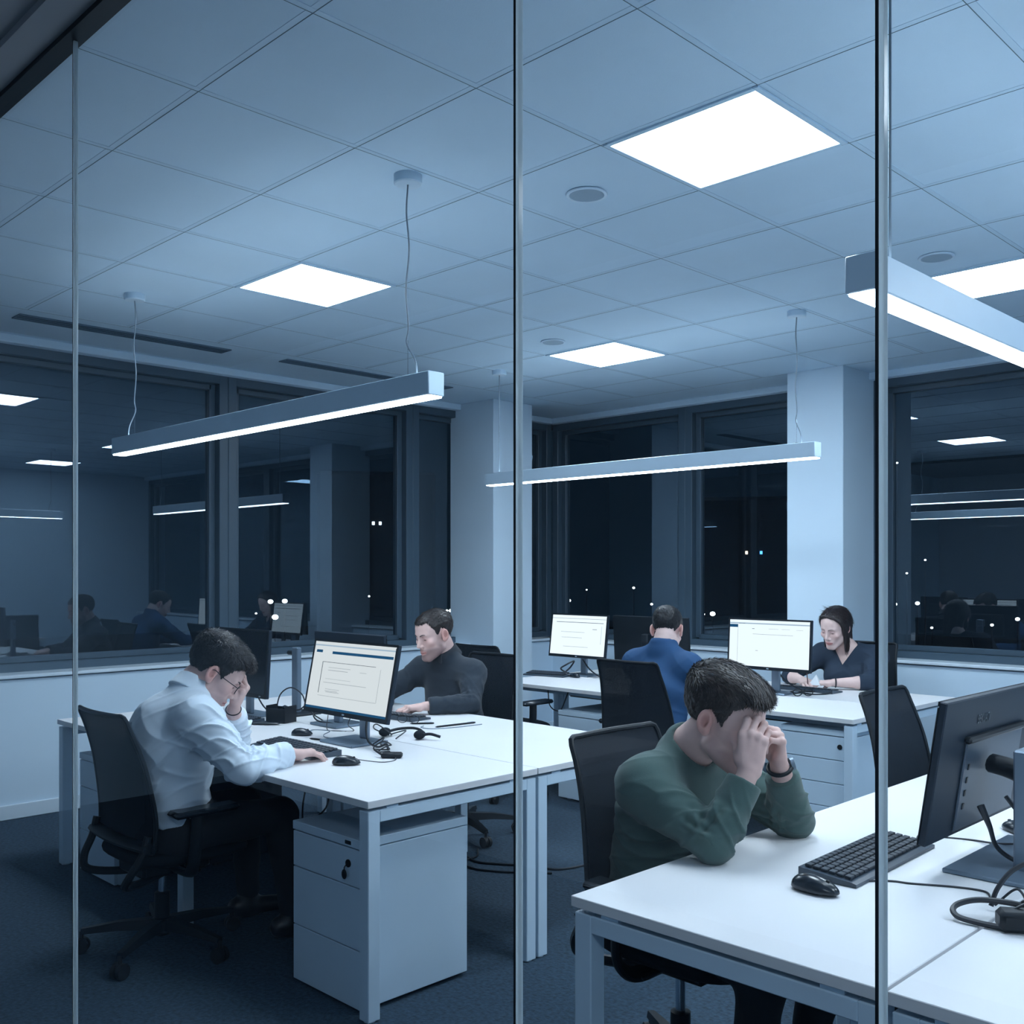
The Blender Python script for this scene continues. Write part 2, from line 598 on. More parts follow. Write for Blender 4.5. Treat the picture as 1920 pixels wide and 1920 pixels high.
def hair_d(P, style):
    top = sstep(0.02, 0.105, P[2])
    if style == 'woman':
        X = np.abs(P[0])
        d = cranium(P, 0.012)
        line = np.interp(P[1], [-.2, -.02, .012, .026, .040, .055, .070, .085, .12], [-.135, -.135, -.10, -.02, .030, .062, .086, .104, .115])
        d = smax(d, (line - P[2]) * 0.6, 0.008)
        back = d_slab(P, (0, -0.062, 0.02), (0, -0.055, -0.150), (1, 0, 0), (0.076, 0.045), (0.066, 0.030))
        d = smin(d, back, 0.03)
        side = d_slab((X, P[1], P[2]), (0.073, -0.012, 0.045), (0.070, 0.012, -0.140), (0, 1, 0), (0.036, 0.016), (0.024, 0.010))
        d = smin(d, side, 0.02)
        d = smax(d, -d_ell(P, (0, 0.105, -0.045), (0.066, 0.085, 0.098)), 0.01)
        d = smax(d, -d_cap(P, (0, 0.10, 0.10), (0, -0.03, 0.138), 0.003, 0.003), 0.008)
        return d
    thick = {'crop': (0.0025, 0.008), 'short': (0.004, 0.018), 'tuft': (0.004, 0.018)}[style]
    d = cranium(P) - (thick[0] + (thick[1] - thick[0]) * top)
    if style == 'tuft':
        d = smin(d, d_ell(P, (0.008, 0.066, 0.092), (0.050, 0.030, 0.016), np.array(rot(-0.45, 0, 0))), 0.02)
    if style == 'short':
        d = smin(d, d_ell(P, (0.0, 0.070, 0.090), (0.052, 0.032, 0.020), np.array(rot(-0.4, 0, 0))), 0.02)
    rec = 0.55 * np.maximum(np.abs(P[0]) - 0.022, 0) * sstep(0.03, 0.06, P[1]) * sstep(0.062, 0.05, np.abs(P[0]))
    reg = (male_line(P[1]) + (rec if style == 'crop' else 0.4 * rec) - P[2]) * 0.7 + 0.0035 * np.sin(P[0] * 310 + 40 * P[1]) * np.sin(P[1] * 270 + P[2] * 190) 
    reg = np.maximum(reg, (np.abs(P[0]) * 0 + (P[1] - (0.112 if style != 'crop' else 0.094))))
    return smax(d, reg, 0.006)
# ------------------------------------------------------------------ palette
WALL = principled('wall_paint', (0.60, 0.75, 0.88), 0.75, mottle=(1.3, 0.03), bump=(180, 0.06))
COLUMN = principled('column_paint', (0.62, 0.76, 0.88), 0.7, mottle=(1.1, 0.03), bump=(180, 0.05))
CEIL = principled('ceiling_tile', (0.57, 0.74, 0.88), 0.85, mottle=(2.0, 0.03), bump=(260, 0.12))
TBAR = principled('ceiling_bar', (0.53, 0.70, 0.84), 0.6)
SHADOWGAP = principled('shadow_gap', (0.09, 0.15, 0.21), 0.8)
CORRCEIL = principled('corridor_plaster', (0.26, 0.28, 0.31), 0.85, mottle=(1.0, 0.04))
FRAME = principled('window_frame', (0.045, 0.080, 0.115), 0.42, spec=0.5)
SILL = principled('sill_board', (0.68, 0.78, 0.86), 0.4)
SKIRT = principled('skirting', (0.62, 0.73, 0.82), 0.45)
DARKMETAL = principled('dark_rail', (0.012, 0.017, 0.024), 0.35, metal=0.6)
WHITEMETAL = principled('white_metal', (0.58, 0.73, 0.86), 0.36, spec=0.5, mottle=(6, 0.015))
DESKTOP = principled('desk_laminate', (0.74, 0.75, 0.775), 0.42, spec=0.45, mottle=(3, 0.012))
DESKEDGE = principled('desk_edge', (0.55, 0.66, 0.76), 0.45)
BLACK = principled('black_plastic', (0.004, 0.008, 0.013), 0.45, spec=0.3, bump=(400, 0.05))
BLACKSOFT = principled('black_fabric', (0.005, 0.009, 0.014), 0.9, spec=0.2, bump=(900, 0.25))
SATIN = principled('satin_black', (0.008, 0.014, 0.022), 0.24)
NAVYPLASTIC = principled('monitor_shell', (0.009, 0.019, 0.034), 0.5, spec=0.3, bump=(500, 0.05))
GREYMETAL = principled('grey_stand', (0.16, 0.22, 0.29), 0.36, metal=0.4)
GREYLIGHT = principled('pale_grey', (0.30, 0.38, 0.45), 0.5)
PAPER = principled('paper', (0.85, 0.88, 0.92), 0.7)
STEEL = principled('brushed_steel', (0.62, 0.72, 0.82), 0.16, metal=1.0)
RUBBER = principled('rubber', (0.004, 0.007, 0.011), 0.6)
KEYCAP = principled('keycap', (0.022, 0.032, 0.046), 0.38)
CORDMAT = principled('cord_grey', (0.16, 0.22, 0.28), 0.5)
CABLE = principled('cable_black', (0.010, 0.015, 0.023), 0.45)
SKIN = principled('skin', (0.68, 0.46, 0.42), 0.52, spec=0.35, attr=True, bump=(500, 0.08))
SKINF = principled('skin_fair', (0.74, 0.53, 0.49), 0.5, spec=0.35, attr=True, bump=(500, 0.06))
HAIRD = principled('hair_dark', (0.013, 0.013, 0.016), 0.45, spec=0.35, attr=True)
HAIRB = principled('hair_brown', (0.030, 0.023, 0.022), 0.45, spec=0.35, attr=True)
HAIRW = principled('hair_chestnut', (0.022, 0.014, 0.015), 0.38, spec=0.35, attr=True)
TROUSER = principled('trouser_cloth', (0.006, 0.010, 0.016), 0.85, bump=(600, 0.2))
SHOE = principled('shoe_leather', (0.012, 0.014, 0.018), 0.35)
GREENKNIT = principled('green_knit', (0.050, 0.098, 0.092), 0.88, sheen=0.15, bump=(700, 0.22, (1, 1, 0.5)), mottle=(7, 0.07))
WHITESHIRT = principled('white_shirting', (0.66, 0.76, 0.86), 0.72, bump=(900, 0.10), mottle=(5, 0.03))
NAVYKNIT = principled('navy_knit', (0.012, 0.022, 0.036), 0.88, sheen=0.1, bump=(700, 0.22), mottle=(7, 0.08))
DARKSHIRT = principled('dark_collar', (0.010, 0.016, 0.026), 0.7)
BLUECLOTH = principled('blue_cloth', (0.006, 0.060, 0.170), 0.75, bump=(700, 0.18), mottle=(6, 0.06))
NAVYTOP = principled('navy_top', (0.008, 0.022, 0.046), 0.82, bump=(700, 0.18), mottle=(6, 0.06))
LAMPON = emission('lamp_diffuser', (0.75, 0.885, 1.0), 16.0)
CEILFILL = emission('ceiling_fill', (0.74, 0.88, 1.0), 8.0)  # added glow for the pendant tops, lifts the ceiling brightness
PANELON = emission('panel_diffuser', (0.75, 0.885, 1.0), 23.0)

def carpet():
    m = principled('carpet', (0.026, 0.054, 0.086), 0.95, bump=(95, 1.0), mottle=(60, 0.42))
    return m
CARPET = carpet()

# ------------------------------------------------------------------ the room
XL, XR, YF, YB, ZC = -6.60, 1.75, 1.09, 7.14, 2.95     # window wall, right wall, glass front, far window wall, ceiling
def struct(o):
    o['kind'] = 'structure'
    return o

fl = MB(); fl.box(((XL + XR) / 2, 2.8, -0.05), (XR - XL + 0.6, 9.4, 0.10))
struct(fl.build('floor', CARPET, None, False))

# suspended ceiling: plain border board, tiles between pressed T-bars with a shadow gap
TX, TY = 0.609, 0.5794
gx = [-2.8318 - TX * m for m in range(5, -8, -1)]      # lines across x
gy = [1.4902 + TY * l for l in range(-1, 10)]
b = MB(); b.box(((XL + XR) / 2, (YF + YB) / 2, ZC + 0.05), (XR - XL, YB - YF, 0.10))
ceil = struct(b.build('ceiling', CEIL, None, False))
gx = [x for x in gx if XL + 0.6 < x < XR]
x0, x1, y0, y1 = gx[0], XR, YF, gy[-1]
bars, gaps = MB(), MB()
for x in gx:
    bars.box((x + 0.006, (y0 + y1) / 2, ZC - 0.0008), (0.020, y1 - y0, 0.0016))
    gaps.box((x - 0.005, (y0 + y1) / 2, ZC - 0.0010), (0.0024, y1 - y0, 0.002))
for y in gy:
    if y < YF: continue
    bars.box(((x0 + x1) / 2, y - 0.005, ZC - 0.0006), (x1 - x0, 0.020, 0.0012))
    gaps.box(((x0 + x1) / 2, y + 0.006, ZC - 0.0010), (x1 - x0, 0.0024, 0.002))
bars.build('grid_frame', TBAR, ceil, False)
gaps.build('grid_joint', SHADOWGAP, ceil, False)

# pelmet that hides the blind track, along both window walls
p = MB()
p.box((XL + 0.02, (YF + YB) / 2, ZC - 0.025), (0.04, YB - YF, 0.05), 0.004)
p.box(((XL + XR) / 2, YB - 0.02, ZC - 0.025), (XR - XL, 0.04, 0.05), 0.004)
struct(p.build('trim_1', WALL, None, False))

# window walls: parapet, sill board, frames, panes
GXL, GYB = XL - 0.12, YB + 0.12            # glass planes
ZS, ZH = 0.87, ZC - 0.05                    # sill top, window head
w = MB()
w.box((XL + 0.07, (YF + YB) / 2 - 0.6, (ZS - 0.03) / 2), (0.14, YB - YF + 1.2 + 0.6, ZS - 0.03))
w.box((XL - 0.15, (YF + YB) / 2, 3.05), (0.30, YB - YF + 0.6, 0.30))
w.box((XL - 0.07, YF - 1.35, 1.5), (0.3, 2.7, 3.2))
struct(w.build('wall_left', WALL, None, False))
w = MB()
w.box(((XL + XR) / 2, YB - 0.07, (ZS - 0.03) / 2), (XR - XL, 0.14, ZS - 0.03))
w.box(((XL + XR) / 2, YB + 0.15, 3.05), (XR - XL + 0.6, 0.30, 0.30))
struct(w.build('wall_back', WALL, None, False))
w = MB(); w.box((XR + 0.06, (YF + YB) / 2 - 0.6, 1.55), (0.12, YB - YF + 1.8, 3.1))
struct(w.build('wall_right', WALL, None, False))
sl = MB()
sl.box((XL + 0.01, (YF + YB) / 2, ZS - 0.011), (0.31, YB - YF, 0.022), 0.004)
struct(sl.build('trim_2', SILL, None, False))
sl = MB()
sl.box(((XL + XR) / 2, YB - 0.01, ZS - 0.011), (XR - XL, 0.31, 0.022), 0.004)
struct(sl.build('trim_3', SILL, None, False))
sk = MB(); sk.box((XL + 0.1475, (YF + YB) / 2, 0.045), (0.015, YB - YF, 0.09), 0.004)
struct(sk.build('baseboard_left', SKIRT, None, False))
sk = MB(); sk.box(((XL + XR) / 2, YB - 0.1475, 0.045), (XR - XL, 0.015, 0.09), 0.004)
struct(sk.build('baseboard_back', SKIRT, None, False))

WGLASS = glass('window_glass', (0.42, 0.52, 0.60), 2.15, (0.66, 0.84, 1.0))
def window(n, a, b, along):
    """frame and pane between a and b along 'y' (left wall) or 'x' (far wall)."""
    root = bpy.data.objects.new('window_%d' % n, None); C.objects.link(root); root['kind'] = 'structure'
    f = MB(); z0, z1 = ZS - 0.02, ZH + 0.03
    mid, wd = (a + b) / 2, b - a
    def put(m, u, z, su, sz, d, off=0.0):
        if along == 'y': m.box((GXL + off, u, z), (d, su, sz), 0.004)
        else: m.box((u, GYB - off, z), (su, d, sz), 0.004)
    put(f, a + 0.035, (z0 + z1) / 2, 0.07, z1 - z0, 0.14, 0.02)
    put(f, b - 0.035, (z0 + z1) / 2, 0.07, z1 - z0, 0.14, 0.02)
    put(f, mid, z0 + 0.035, wd - 0.13, 0.07, 0.14, 0.02)
    put(f, mid, z1 - 0.045, wd - 0.13, 0.09, 0.14, 0.02)
    f.build('window_frame', FRAME, root, False)
    s_ = MB()                                            # inner sash
    for u in (a + 0.095, b - 0.095): put(s_, u, (z0 + z1) / 2, 0.05, z1 - z0 - 0.16, 0.06)
    put(s_, mid, z0 + 0.09, wd - 0.20, 0.04, 0.06); put(s_, mid, z1 - 0.11, wd - 0.20, 0.04, 0.06)
    s_.build('sash', FRAME, root, False)
    g = MB()
    u0, u1, zz0, zz1 = a + 0.11, b - 0.11, z0 + 0.10, z1 - 0.12
    if along == 'y': g.quad((GXL, u0, zz0), (GXL, u1, zz0), (GXL, u1, zz1), (GXL, u0, zz1))
    else: g.quad((u0, GYB, zz0), (u1, GYB, zz0), (u1, GYB, zz1), (u0, GYB, zz1))
    g.build('pane', WGLASS, root, False)
    return root
ys = [0.28, 2.01, 3.73, 5.45, 7.17]
for i in range(4): window(i + 1, ys[i], ys[i + 1], 'y')
xs = [-6.62, -5.08, -3.40, -1.68, 0.04, 1.76]
for i in range(5): window(i + 5, xs[i], xs[i + 1], 'x')

# square columns
def column(n, x0, x1, y0, y1):
    m = MB(); m.box(((x0 + x1) / 2, (y0 + y1) / 2, ZC / 2), (x1 - x0, y1 - y0, ZC), 0.004)
    o = m.build('column', COLUMN, None, False); o['kind'] = 'structure'
column(1, -6.70, -6.15, 5.93, 6.40)
column(2, -3.84, -3.40, 6.70, 7.24)

# corridor that the glass front looks in from
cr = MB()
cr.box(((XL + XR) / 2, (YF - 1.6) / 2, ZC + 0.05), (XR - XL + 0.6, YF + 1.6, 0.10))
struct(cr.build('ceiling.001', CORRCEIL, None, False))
cw = MB(); cw.box(((XL + XR) / 2, -1.56, 1.5), (XR - XL + 0.6, 0.12, 3.0))
struct(cw.build('wall_corridor', principled('corridor_wall', (0.60, 0.66, 0.74), 0.8), None, False))

# glass front: panes, polished joints, head rail
la = bpy.data.lights.new('corridor_fill', 'AREA'); la.shape = 'RECTANGLE'; la.size = 1.6; la.size_y = 0.5  # fill light added for faces turned to the corridor; no fitting modelled
la.energy = 17; la.color = (0.74, 0.88, 1.0)
lo = bpy.data.objects.new('corridor_fill', la); C.objects.link(lo); lo.location = (0.45, -0.15, 2.90)
PGLASS = glass('partition_glass', (0.965, 0.985, 0.995), 1.42, (0.85, 0.93, 1.0))
JOINT = bpy.data.materials.new('polished_joint'); JOINT.use_nodes = True
_n = JOINT.node_tree; _o = _n.nodes['Material Output']; _p = _n.nodes['Principled BSDF']
_p.inputs['Base Color'].default_value = (0.75, 0.88, 0.97, 1); _p.inputs['Roughness'].default_value = 0.12
_tl = _n.nodes.new('ShaderNodeBsdfTranslucent'); _tl.inputs['Color'].default_value = (0.9, 0.97, 1.0, 1)
_m = _n.nodes.new('ShaderNodeMixShader'); _m.inputs[0].default_value = 0.85
_n.links.new(_p.outputs[0], _m.inputs[1]); _n.links.new(_tl.outputs[0], _m.inputs[2]); _n.links.new(_m.outputs[0], _o.inputs['Surface'])
gf = bpy.data.objects.new('wall_front', None); C.objects.link(gf); gf['kind'] = 'structure'
jx = [XL, -2.741, -1.076, -0.507, XR]
ZR = ZC - 0.035
for i in range(4):
    q = MB(); q.quad((jx[i] + 0.004, YF, 0.0), (jx[i + 1] - 0.004, YF, 0.0), (jx[i + 1] - 0.004, YF, ZR), (jx[i] + 0.004, YF, ZR))
    q.build('glass_pane', PGLASS, gf, False)
for x in jx[1:4]:
    q = MB(); q.box((x + 0.0016, YF, ZR / 2), (0.0062, 0.012, ZR), 0.0015)
    q.build('glass_joint', JOINT, gf, True)
    q = MB(); q.box((x - 0.0036, YF, ZR / 2), (0.0036, 0.011, ZR))
    q.build('joint_seal', DARKMETAL, gf, False)
q = MB(); q.box(((XL + XR) / 2, YF - 0.005, ZC - 0.0175), (XR - XL, 0.05, 0.035))
q.build('head_rail', DARKMETAL, gf, False)
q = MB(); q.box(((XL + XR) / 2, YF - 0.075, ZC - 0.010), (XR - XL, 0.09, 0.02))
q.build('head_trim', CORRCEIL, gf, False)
q = MB(); q.box(((XL + XR) / 2, YF, 0.012), (XR - XL, 0.05, 0.024))
q.build('floor_rail', DARKMETAL, gf, False)

# ------------------------------------------------------------------ ceiling fittings
def light_panel(name, label, x, y, on=True):
    t = thing('ceiling_light', label, 'light', (x, y, ZC), 0, 'recessed ceiling light panels')
    a, c = TX / 2, TY / 2
    f = MB()
    for sx in (-1, 1): f.box((sx * (a - 0.014), 0, -0.004), (0.020, 2 * c - 0.012, 0.008), 0.001)
    for sy in (-1, 1): f.box((0, sy * (c - 0.014), -0.004), (2 * a - 0.05, 0.020, 0.008), 0.001)
    f.build('light_frame', TBAR, t, False)
    d = MB(); d.box((0, 0, -0.003), (2 * a - 0.05, 2 * c - 0.05, 0.005))
    d.build('diffuser', PANELON, t, False)
    return t
def cell(m, l): return -2.8318 - TX * (m + 0.5), 1.4902 + TY * (l + 0.5)
for m, l, lab in ((-2, 2, 'largest square ceiling light panel, nearest, above the green-sweater man'),
                  (2, 2, 'square ceiling light panel on the left, behind the long pendant over the left desks'),
                  (2, 6, 'small square ceiling light panel farthest back, beside a round ceiling speaker'),
                  (-2, 6, 'square ceiling light panel at the right edge, partly hidden by the right pendant'),
                  (-6, 2, 'square ceiling light panel near the right wall, outside the picture'),
                  (-6, 6, 'square ceiling light panel at the far right corner, outside the picture')):
    light_panel('ceiling_light', lab, *cell(m, l))

def speaker(label, x, y):
    t = thing('ceiling_speaker', label, 'speaker', (x, y, ZC), 0, 'round ceiling speakers')
    m = MB(); m.lathe([(0.074, 0.0), (0.080, -0.004), (0.078, -0.008), (0.068, -0.009), (0.066, -0.006)][::-1], n=40)
    m.build('rim', WHITEMETAL, t)
    m = MB(); m.lathe([(0.002, -0.0085), (0.066, -0.0075), (0.066, -0.004)], n=40)
    m.build('grille', principled('speaker_grille', (0.33, 0.45, 0.56), 0.7, bump=(900, 0.5)), t)
speaker('round ceiling speaker in front of the largest light panel', -2.552, 2.958)
speaker('round ceiling speaker beside the farthest small light panel', -4.347, 4.714)
speaker('round ceiling speaker above the right-hand pendant', -1.922, 4.693)

def slot(label, x0, x1, y0, y1):
    t = thing('slot_diffuser', label, 'air vent', ((x0 + x1) / 2, (y0 + y1) / 2, ZC), 0, 'linear air slots along the window wall')
    w, L = x1 - x0, y1 - y0
    m = MB(); m.box((0, 0, -0.001), (w, L, 0.002)); m.build('slot', principled('slot_dark', (0.02, 0.04, 0.065), 0.7), t, False)
    m = MB()
    for i in range(3): m.box((-w / 2 + w * (i + 0.7) / 3.4 + 0.006, 0, -0.004), (0.006, L - 0.01, 0.004))
    for s_ in (-1, 1):
        m.box((s_ * w / 2, 0, -0.003), (0.006, L, 0.006)); m.box((0, s_ * L / 2, -0.003), (w, 0.006, 0.006))
    m.build('vane_frame', principled('vane', (0.10, 0.17, 0.24), 0.5), t, False)
slot('long dark air slot in the ceiling at the left, nearest the glass', -6.13, -6.00, 2.08, 3.397)
slot('long dark air slot in the ceiling behind the left pendant', -6.10, -5.99, 3.82, 5.33)

def pendant(label, x, y, rz, L, roses, cords):
    """linear light: local x runs along the housing."""
    t = thing('pendant_light', label, 'light', (x, y, 2.12), rz, 'long linear pendant lights')
    W, Hh = 0.075, 0.085
    m = MB(); m.box((0, 0, Hh / 2 + 0.004), (L, W, Hh), 0.003); m.build('housing', WHITEMETAL, t)
    m = MB(); m.box((0, 0, 0.002), (L - 0.012, W - 0.012, 0.008), 0.002); m.build('diffuser', LAMPON, t)
    m = MB(); m.box((0, 0, Hh + 0.0045), (L - 0.05, W - 0.03, 0.002)); m.build('fill_strip', CEILFILL, t, False)  # unseen glowing strip added on the housing to brighten the ceiling
    for i, (rx, swing) in enumerate(roses):
        m = MB(); m.lathe([(0.002, -0.034), (0.048, -0.034), (0.052, -0.030), (0.052, 0.0), (0.002, 0.0)], (rx, 0, ZC - 2.12), n=36)
        m.build('ceiling_rose', WHITEMETAL, t)
        top = ZC - 2.12 - 0.034
        m = MB()
        m.tube([(rx, 0, top), (rx + 0.012 * swing, 0, top - 0.10), (rx - 0.010 * swing, 0, top - 0.24), (rx + 0.016 * swing, 0, top - 0.38),
                (rx - 0.004 * swing, 0, top - 0.52), (rx + 0.010 * swing, 0, Hh + 0.13), (rx - 0.060 * swing, 0.0, Hh + 0.06), (rx - 0.075 * swing, 0, Hh)], 0.0032, 6, sub=7)
        m.build('cord', CORDMAT, t)
        m = MB(); m.cyl((rx, 0, Hh), (rx, 0, Hh + 0.14 if swing else top), 0.0012, n=6)
        m.cyl((rx, 0, Hh), (rx, 0, Hh + 0.012), 0.006, n=10)
        m.build('hanging_wire', STEEL, t)
    return t
pendant('long white pendant light hanging over the left desks', -4.05, 2.36, 0, 2.62, [(-1.11, 1), (1.15, -0.7)], 0)
pendant('long white pendant light hanging farthest back, over the far desks', -4.06, 5.13, 0, 2.62, [(-1.20, 0.0), (1.18, -0.4)], 0)
pendant('long white pendant light cut off by the right edge, over the right desks', -1.05, 3.46, PI / 2, 2.62, [(-1.16, 0.0), (1.18, 0.3)], 0)

# ------------------------------------------------------------------ night outside
OUT = principled('night_ground', (0.004, 0.006, 0.010), 0.9)
m = MB(); m.box((-40, 40, -8.3), (220, 220, 0.4))
o = m.build('ground', OUT, None, False); o['kind'] = 'structure'
BULB = emission('street_bulb', (1.0, 0.93, 0.82), 9.0)
WARMWIN = emission('warm_window', (1.0, 0.72, 0.5), 3.0); BLUEWIN = emission('blue_window', (0.12, 0.45, 1.0), 3.0)
POLE = principled('lamp_pole', (0.006, 0.009, 0.014), 0.7)
def street_lamp(x, y, z, r, label, group):
    t = thing('street_lamp', label, 'street lamp', (x, y, -8.1), 0, group)
    m = MB(); m.cyl((0, 0, 0), (0, 0, z + 8.1 - r * 0.8), 0.05, 0.03, n=8); m.build('pole', POLE, t)
    m = MB(); m.blob((0, 0, z + 8.1), (r, r, r * 0.8), nu=12, nv=8); m.build('lantern', BULB, t)
LEFTL = [(-48.16, 29.62, -0.18, 0.145), (-47.61, 30.17, -0.15, 0.145), (-47.98, 29.8, -1.02, 0.174), (-48.72, 29.07, -0.82, 0.058), (-43.29, 34.49, -0.09, 0.058), (-44.38, 33.41, 0.11, 0.058)]
ROWL = [(-41.39, 36.39, -0.67, 0.072), (-41.24, 36.54, -0.67, 0.101), (-41.08, 36.7, -0.64, 0.101), (-40.92, 36.86, -0.67, 0.116), (-40.77, 37.01, -0.67, 0.072)]
FARL = [(-36.7, 41.08, -0.12, 0.101), (-34.22, 43.56, 0.57, 0.072), (-33.53, 44.25, -0.32, 0.072), (-36.03, 41.76, 0.46, 0.043)]
ROWF = [(-31.85, 45.93, -0.87, 0.072), (-31.75, 46.03, -0.87, 0.101), (-31.56, 46.22, -0.87, 0.101), (-31.19, 46.59, -0.84, 0.145)]
RIGHTL = [(-24.17, 53.61, -0.32, 0.087), (-23.33, 54.45, -0.27, 0.116), (-23.03, 54.75, 2.08, 0.058), (-22.78, 55.0, -1.6, 0.072), (-20.47, 57.31, -1.45, 0.087), (-19.49, 58.3, -1.13, 0.116), (-24.11, 53.67, 7.35, 0.058), (-23.74, 54.04, 1.36, 0.058)]
for lst, lab in ((LEFTL, 'small far street light in the dark window behind the left desks'), (ROWL, 'one of the close row of tiny street lights beside the left column'),
                 (FARL, 'tiny far street light in the back window left of the white column'), (ROWF, 'one of the short row of street lights left of the bright right monitor'),
                 (RIGHTL, 'tiny far street light in the dark window right of the white column')):
    for q in lst: street_lamp(*q, lab, lab.replace('small ', '').replace('tiny ', '').replace('one of the ', ''))
def tower(label, x, y, w, d, h, wins, rz):
    t = thing('office_tower', label, 'building', (x, y, -8.1), rz)
    m = MB(); m.box((0, d / 2 + 0.1, h / 2), (w, d, h), 0.2); m.build('tower_body', POLE, t, False)
    for wx, wz, mat_ in wins:
        m = MB(); m.box((wx, 0.08, wz), (0.15, 0.06, 0.19)); m.build('lit_window', mat_, t, False)
LITW = emission('white_window', (0.9, 0.95, 1.0), 5.0)
tower('dark far tower with two small white lit windows seen through the left windows', -48.08, 36.76, 7, 8, 15.5, [(-0.2, 12.41, LITW), (0.2, 12.41, LITW)], math.atan2(48.08, 36.76) )
tower('dark far tower with an orange and a blue lit window', -32.3, 52.55, 9, 8, 14, [(-0.42, 10.67, WARMWIN), (0.42, 10.67, BLUEWIN)], math.atan2(32.3, 52.55))
# ------------------------------------------------------------------ desks and storage
def desk(label, x0, x1, y0, y1, along, group):
    t = thing('desk', label, 'desk', ((x0 + x1) / 2, (y0 + y1) / 2, 0), 0, group)
    w, d = x1 - x0, y1 - y0
    m = MB(); m.box((0, 0, 0.7275), (w, d, 0.025), 0.0015); m.build('tabletop', DESKTOP, t, False)
    sgn = (-1, 0, 1)
    lw = 0.05
    for i in sgn:
        if along == 'x':
            px = i * (w / 2 - lw / 2 - 0.006)
            ends = [(px, -d / 2 + lw / 2 + 0.006), (px, d / 2 - lw / 2 - 0.002)]
            bc, bs = (px, 0.002, 0.6825), (lw, d - 2 * lw - 0.006, 0.041)
        else:
            py = i * (d / 2 - lw / 2 - 0.006)
            ends = [(-w / 2 + lw / 2 + 0.006, py), (w / 2 - lw / 2 - 0.002, py)]
            bc, bs = (0.002, py, 0.6825), (w - 2 * lw - 0.006, lw, 0.041)
        for (ax, ay) in ends:
            m = MB(); m.box((ax, ay, 0.354), (lw, lw, 0.698), 0.0025); m.cyl((ax, ay, 0), (ax, ay, 0.006), 0.02, n=12)
            m.build('leg', WHITEMETAL, t, False)
        m = MB(); m.box(bc, bs, 0.0025); m.build('crossbeam', WHITEMETAL, t, False)
        for q in (-0.36, 0.36):
            m = MB()
            if along == 'x': m.box((bc[0], q * d, 0.709), (0.036, 0.05, 0.012))
            else: m.box((q * w, bc[1], 0.709), (0.05, 0.036, 0.012))
            m.build('spacer_block', WHITEMETAL, t, False)
    m = MB()
    L = (w if along == 'x' else d) - 0.2
    for q in (-1, 1):
        if along == 'x': m.box((0, q * d * 0.22, 0.685), (L, 0.04, 0.03))
        else: m.box((q * w * 0.22, 0, 0.685), (0.04, L, 0.03))
    m.build('support_rail', WHITEMETAL, t, False)
    m = MB()
    if along == 'x': m.box((0, d * 0.40 * (1 if y0 < 2.5 or 4.5 < y0 < 5.2 else -1), 0.63), (L * 0.9, 0.10, 0.06), 0.004)
    else: m.box((w * 0.38, 0, 0.63), (0.10, L * 0.9, 0.06), 0.004)
    m.build('cable_tray', BLACK, t, False)
    return t
desk('long white desk nearest the left glass, in front of the white-shirt man', -5.31, -2.69, 2.02, 2.829, 'x', 'long white desks')
desk('long white desk of the navy-sweater man, joined behind the white-shirt man\'s desk', -5.31, -2.69, 2.835, 3.645, 'x', 'long white desks')
desk('long white desk in the right foreground that the green-sweater man leans on', -1.58, -0.824, 1.775, 4.38, 'y', 'long white desks')
desk('white desk in the bottom right corner with only a loop of black cable', -0.816, -0.06, 1.775, 4.38, 'y', 'long white desks')
desk('long white desk in the back that the man in blue sits at', -5.05, -2.42, 4.88, 5.527, 'x', 'long white desks')
desk('long white desk farthest back that the woman leans on', -5.05, -2.42, 5.533, 6.18, 'x', 'long white desks')

def pedestal(label, x0, x1, y0, y1, h, drawers, lock):
    t = thing('drawer_pedestal', label, 'drawer unit', ((x0 + x1) / 2, (y0 + y1) / 2, 0), 0, 'white drawer pedestals under the desks')
    w, d = x1 - x0, y1 - y0
    m = MB(); m.box((0, 0.009, (h - 0.035) / 2 + 0.008), (w, d - 0.018, h - 0.051), 0.002)
    for sx in (-1, 1):
        for sy in (-1, 1): m.cyl((sx * (w / 2 - 0.05), sy * (d / 2 - 0.06), 0), (sx * (w / 2 - 0.05), sy * (d / 2 - 0.06), 0.012), 0.018, n=12)
    m.build('carcass', WHITEMETAL, t, False)
    m = MB(); m.box((0, 0, h - 0.0155), (w + 0.002, d + 0.002, 0.031), 0.002); m.build('top_panel', WHITEMETAL, t, False)
    if lock > 1:
        m = MB(); m.box((w * 0.34, -d / 2 - 0.0015, h - 0.017), (0.034, 0.003, 0.013), 0.001); m.build('badge', BLACK, t)
    z = h - 0.034
    tot = z - 0.014
    for k, f in enumerate(drawers):
        dh = tot * f
        m = MB(); m.box((0, -d / 2 + 0.009, z - dh / 2), (w - 0.002, 0.016, dh - 0.004), 0.0015)
        dr = m.build('drawer', WHITEMETAL, t, False)
        if k == 0 and lock:
            lx, lz = w * 0.34, z - dh * 0.42
            m = MB(); m.lathe([(0.0135, -0.001), (0.0135, 0.004), (0.011, 0.006), (0.003, 0.006)], (lx, -d / 2 + 0.001, lz), (0, -1, 0), 20); m.build('lock', BLACK, dr)
            if lock > 1:
                m = MB(); m.tube([(lx, -d / 2 - 0.006, lz), (lx - 0.004, -d / 2 - 0.014, lz - 0.012), (lx - 0.006, -d / 2 - 0.012, lz - 0.022)], 0.002, 6)
                m.blob((lx - 0.008, -d / 2 - 0.012, lz - 0.036), (0.0125, 0.006, 0.017)); m.build('key', BLACK, dr)
        z -= dh
    return t
pedestal('white three-drawer pedestal in front under the left desk corner, key in its lock', -3.18, -2.775, 2.05, 2.54, 0.59, (0.24, 0.39, 0.37), 2)
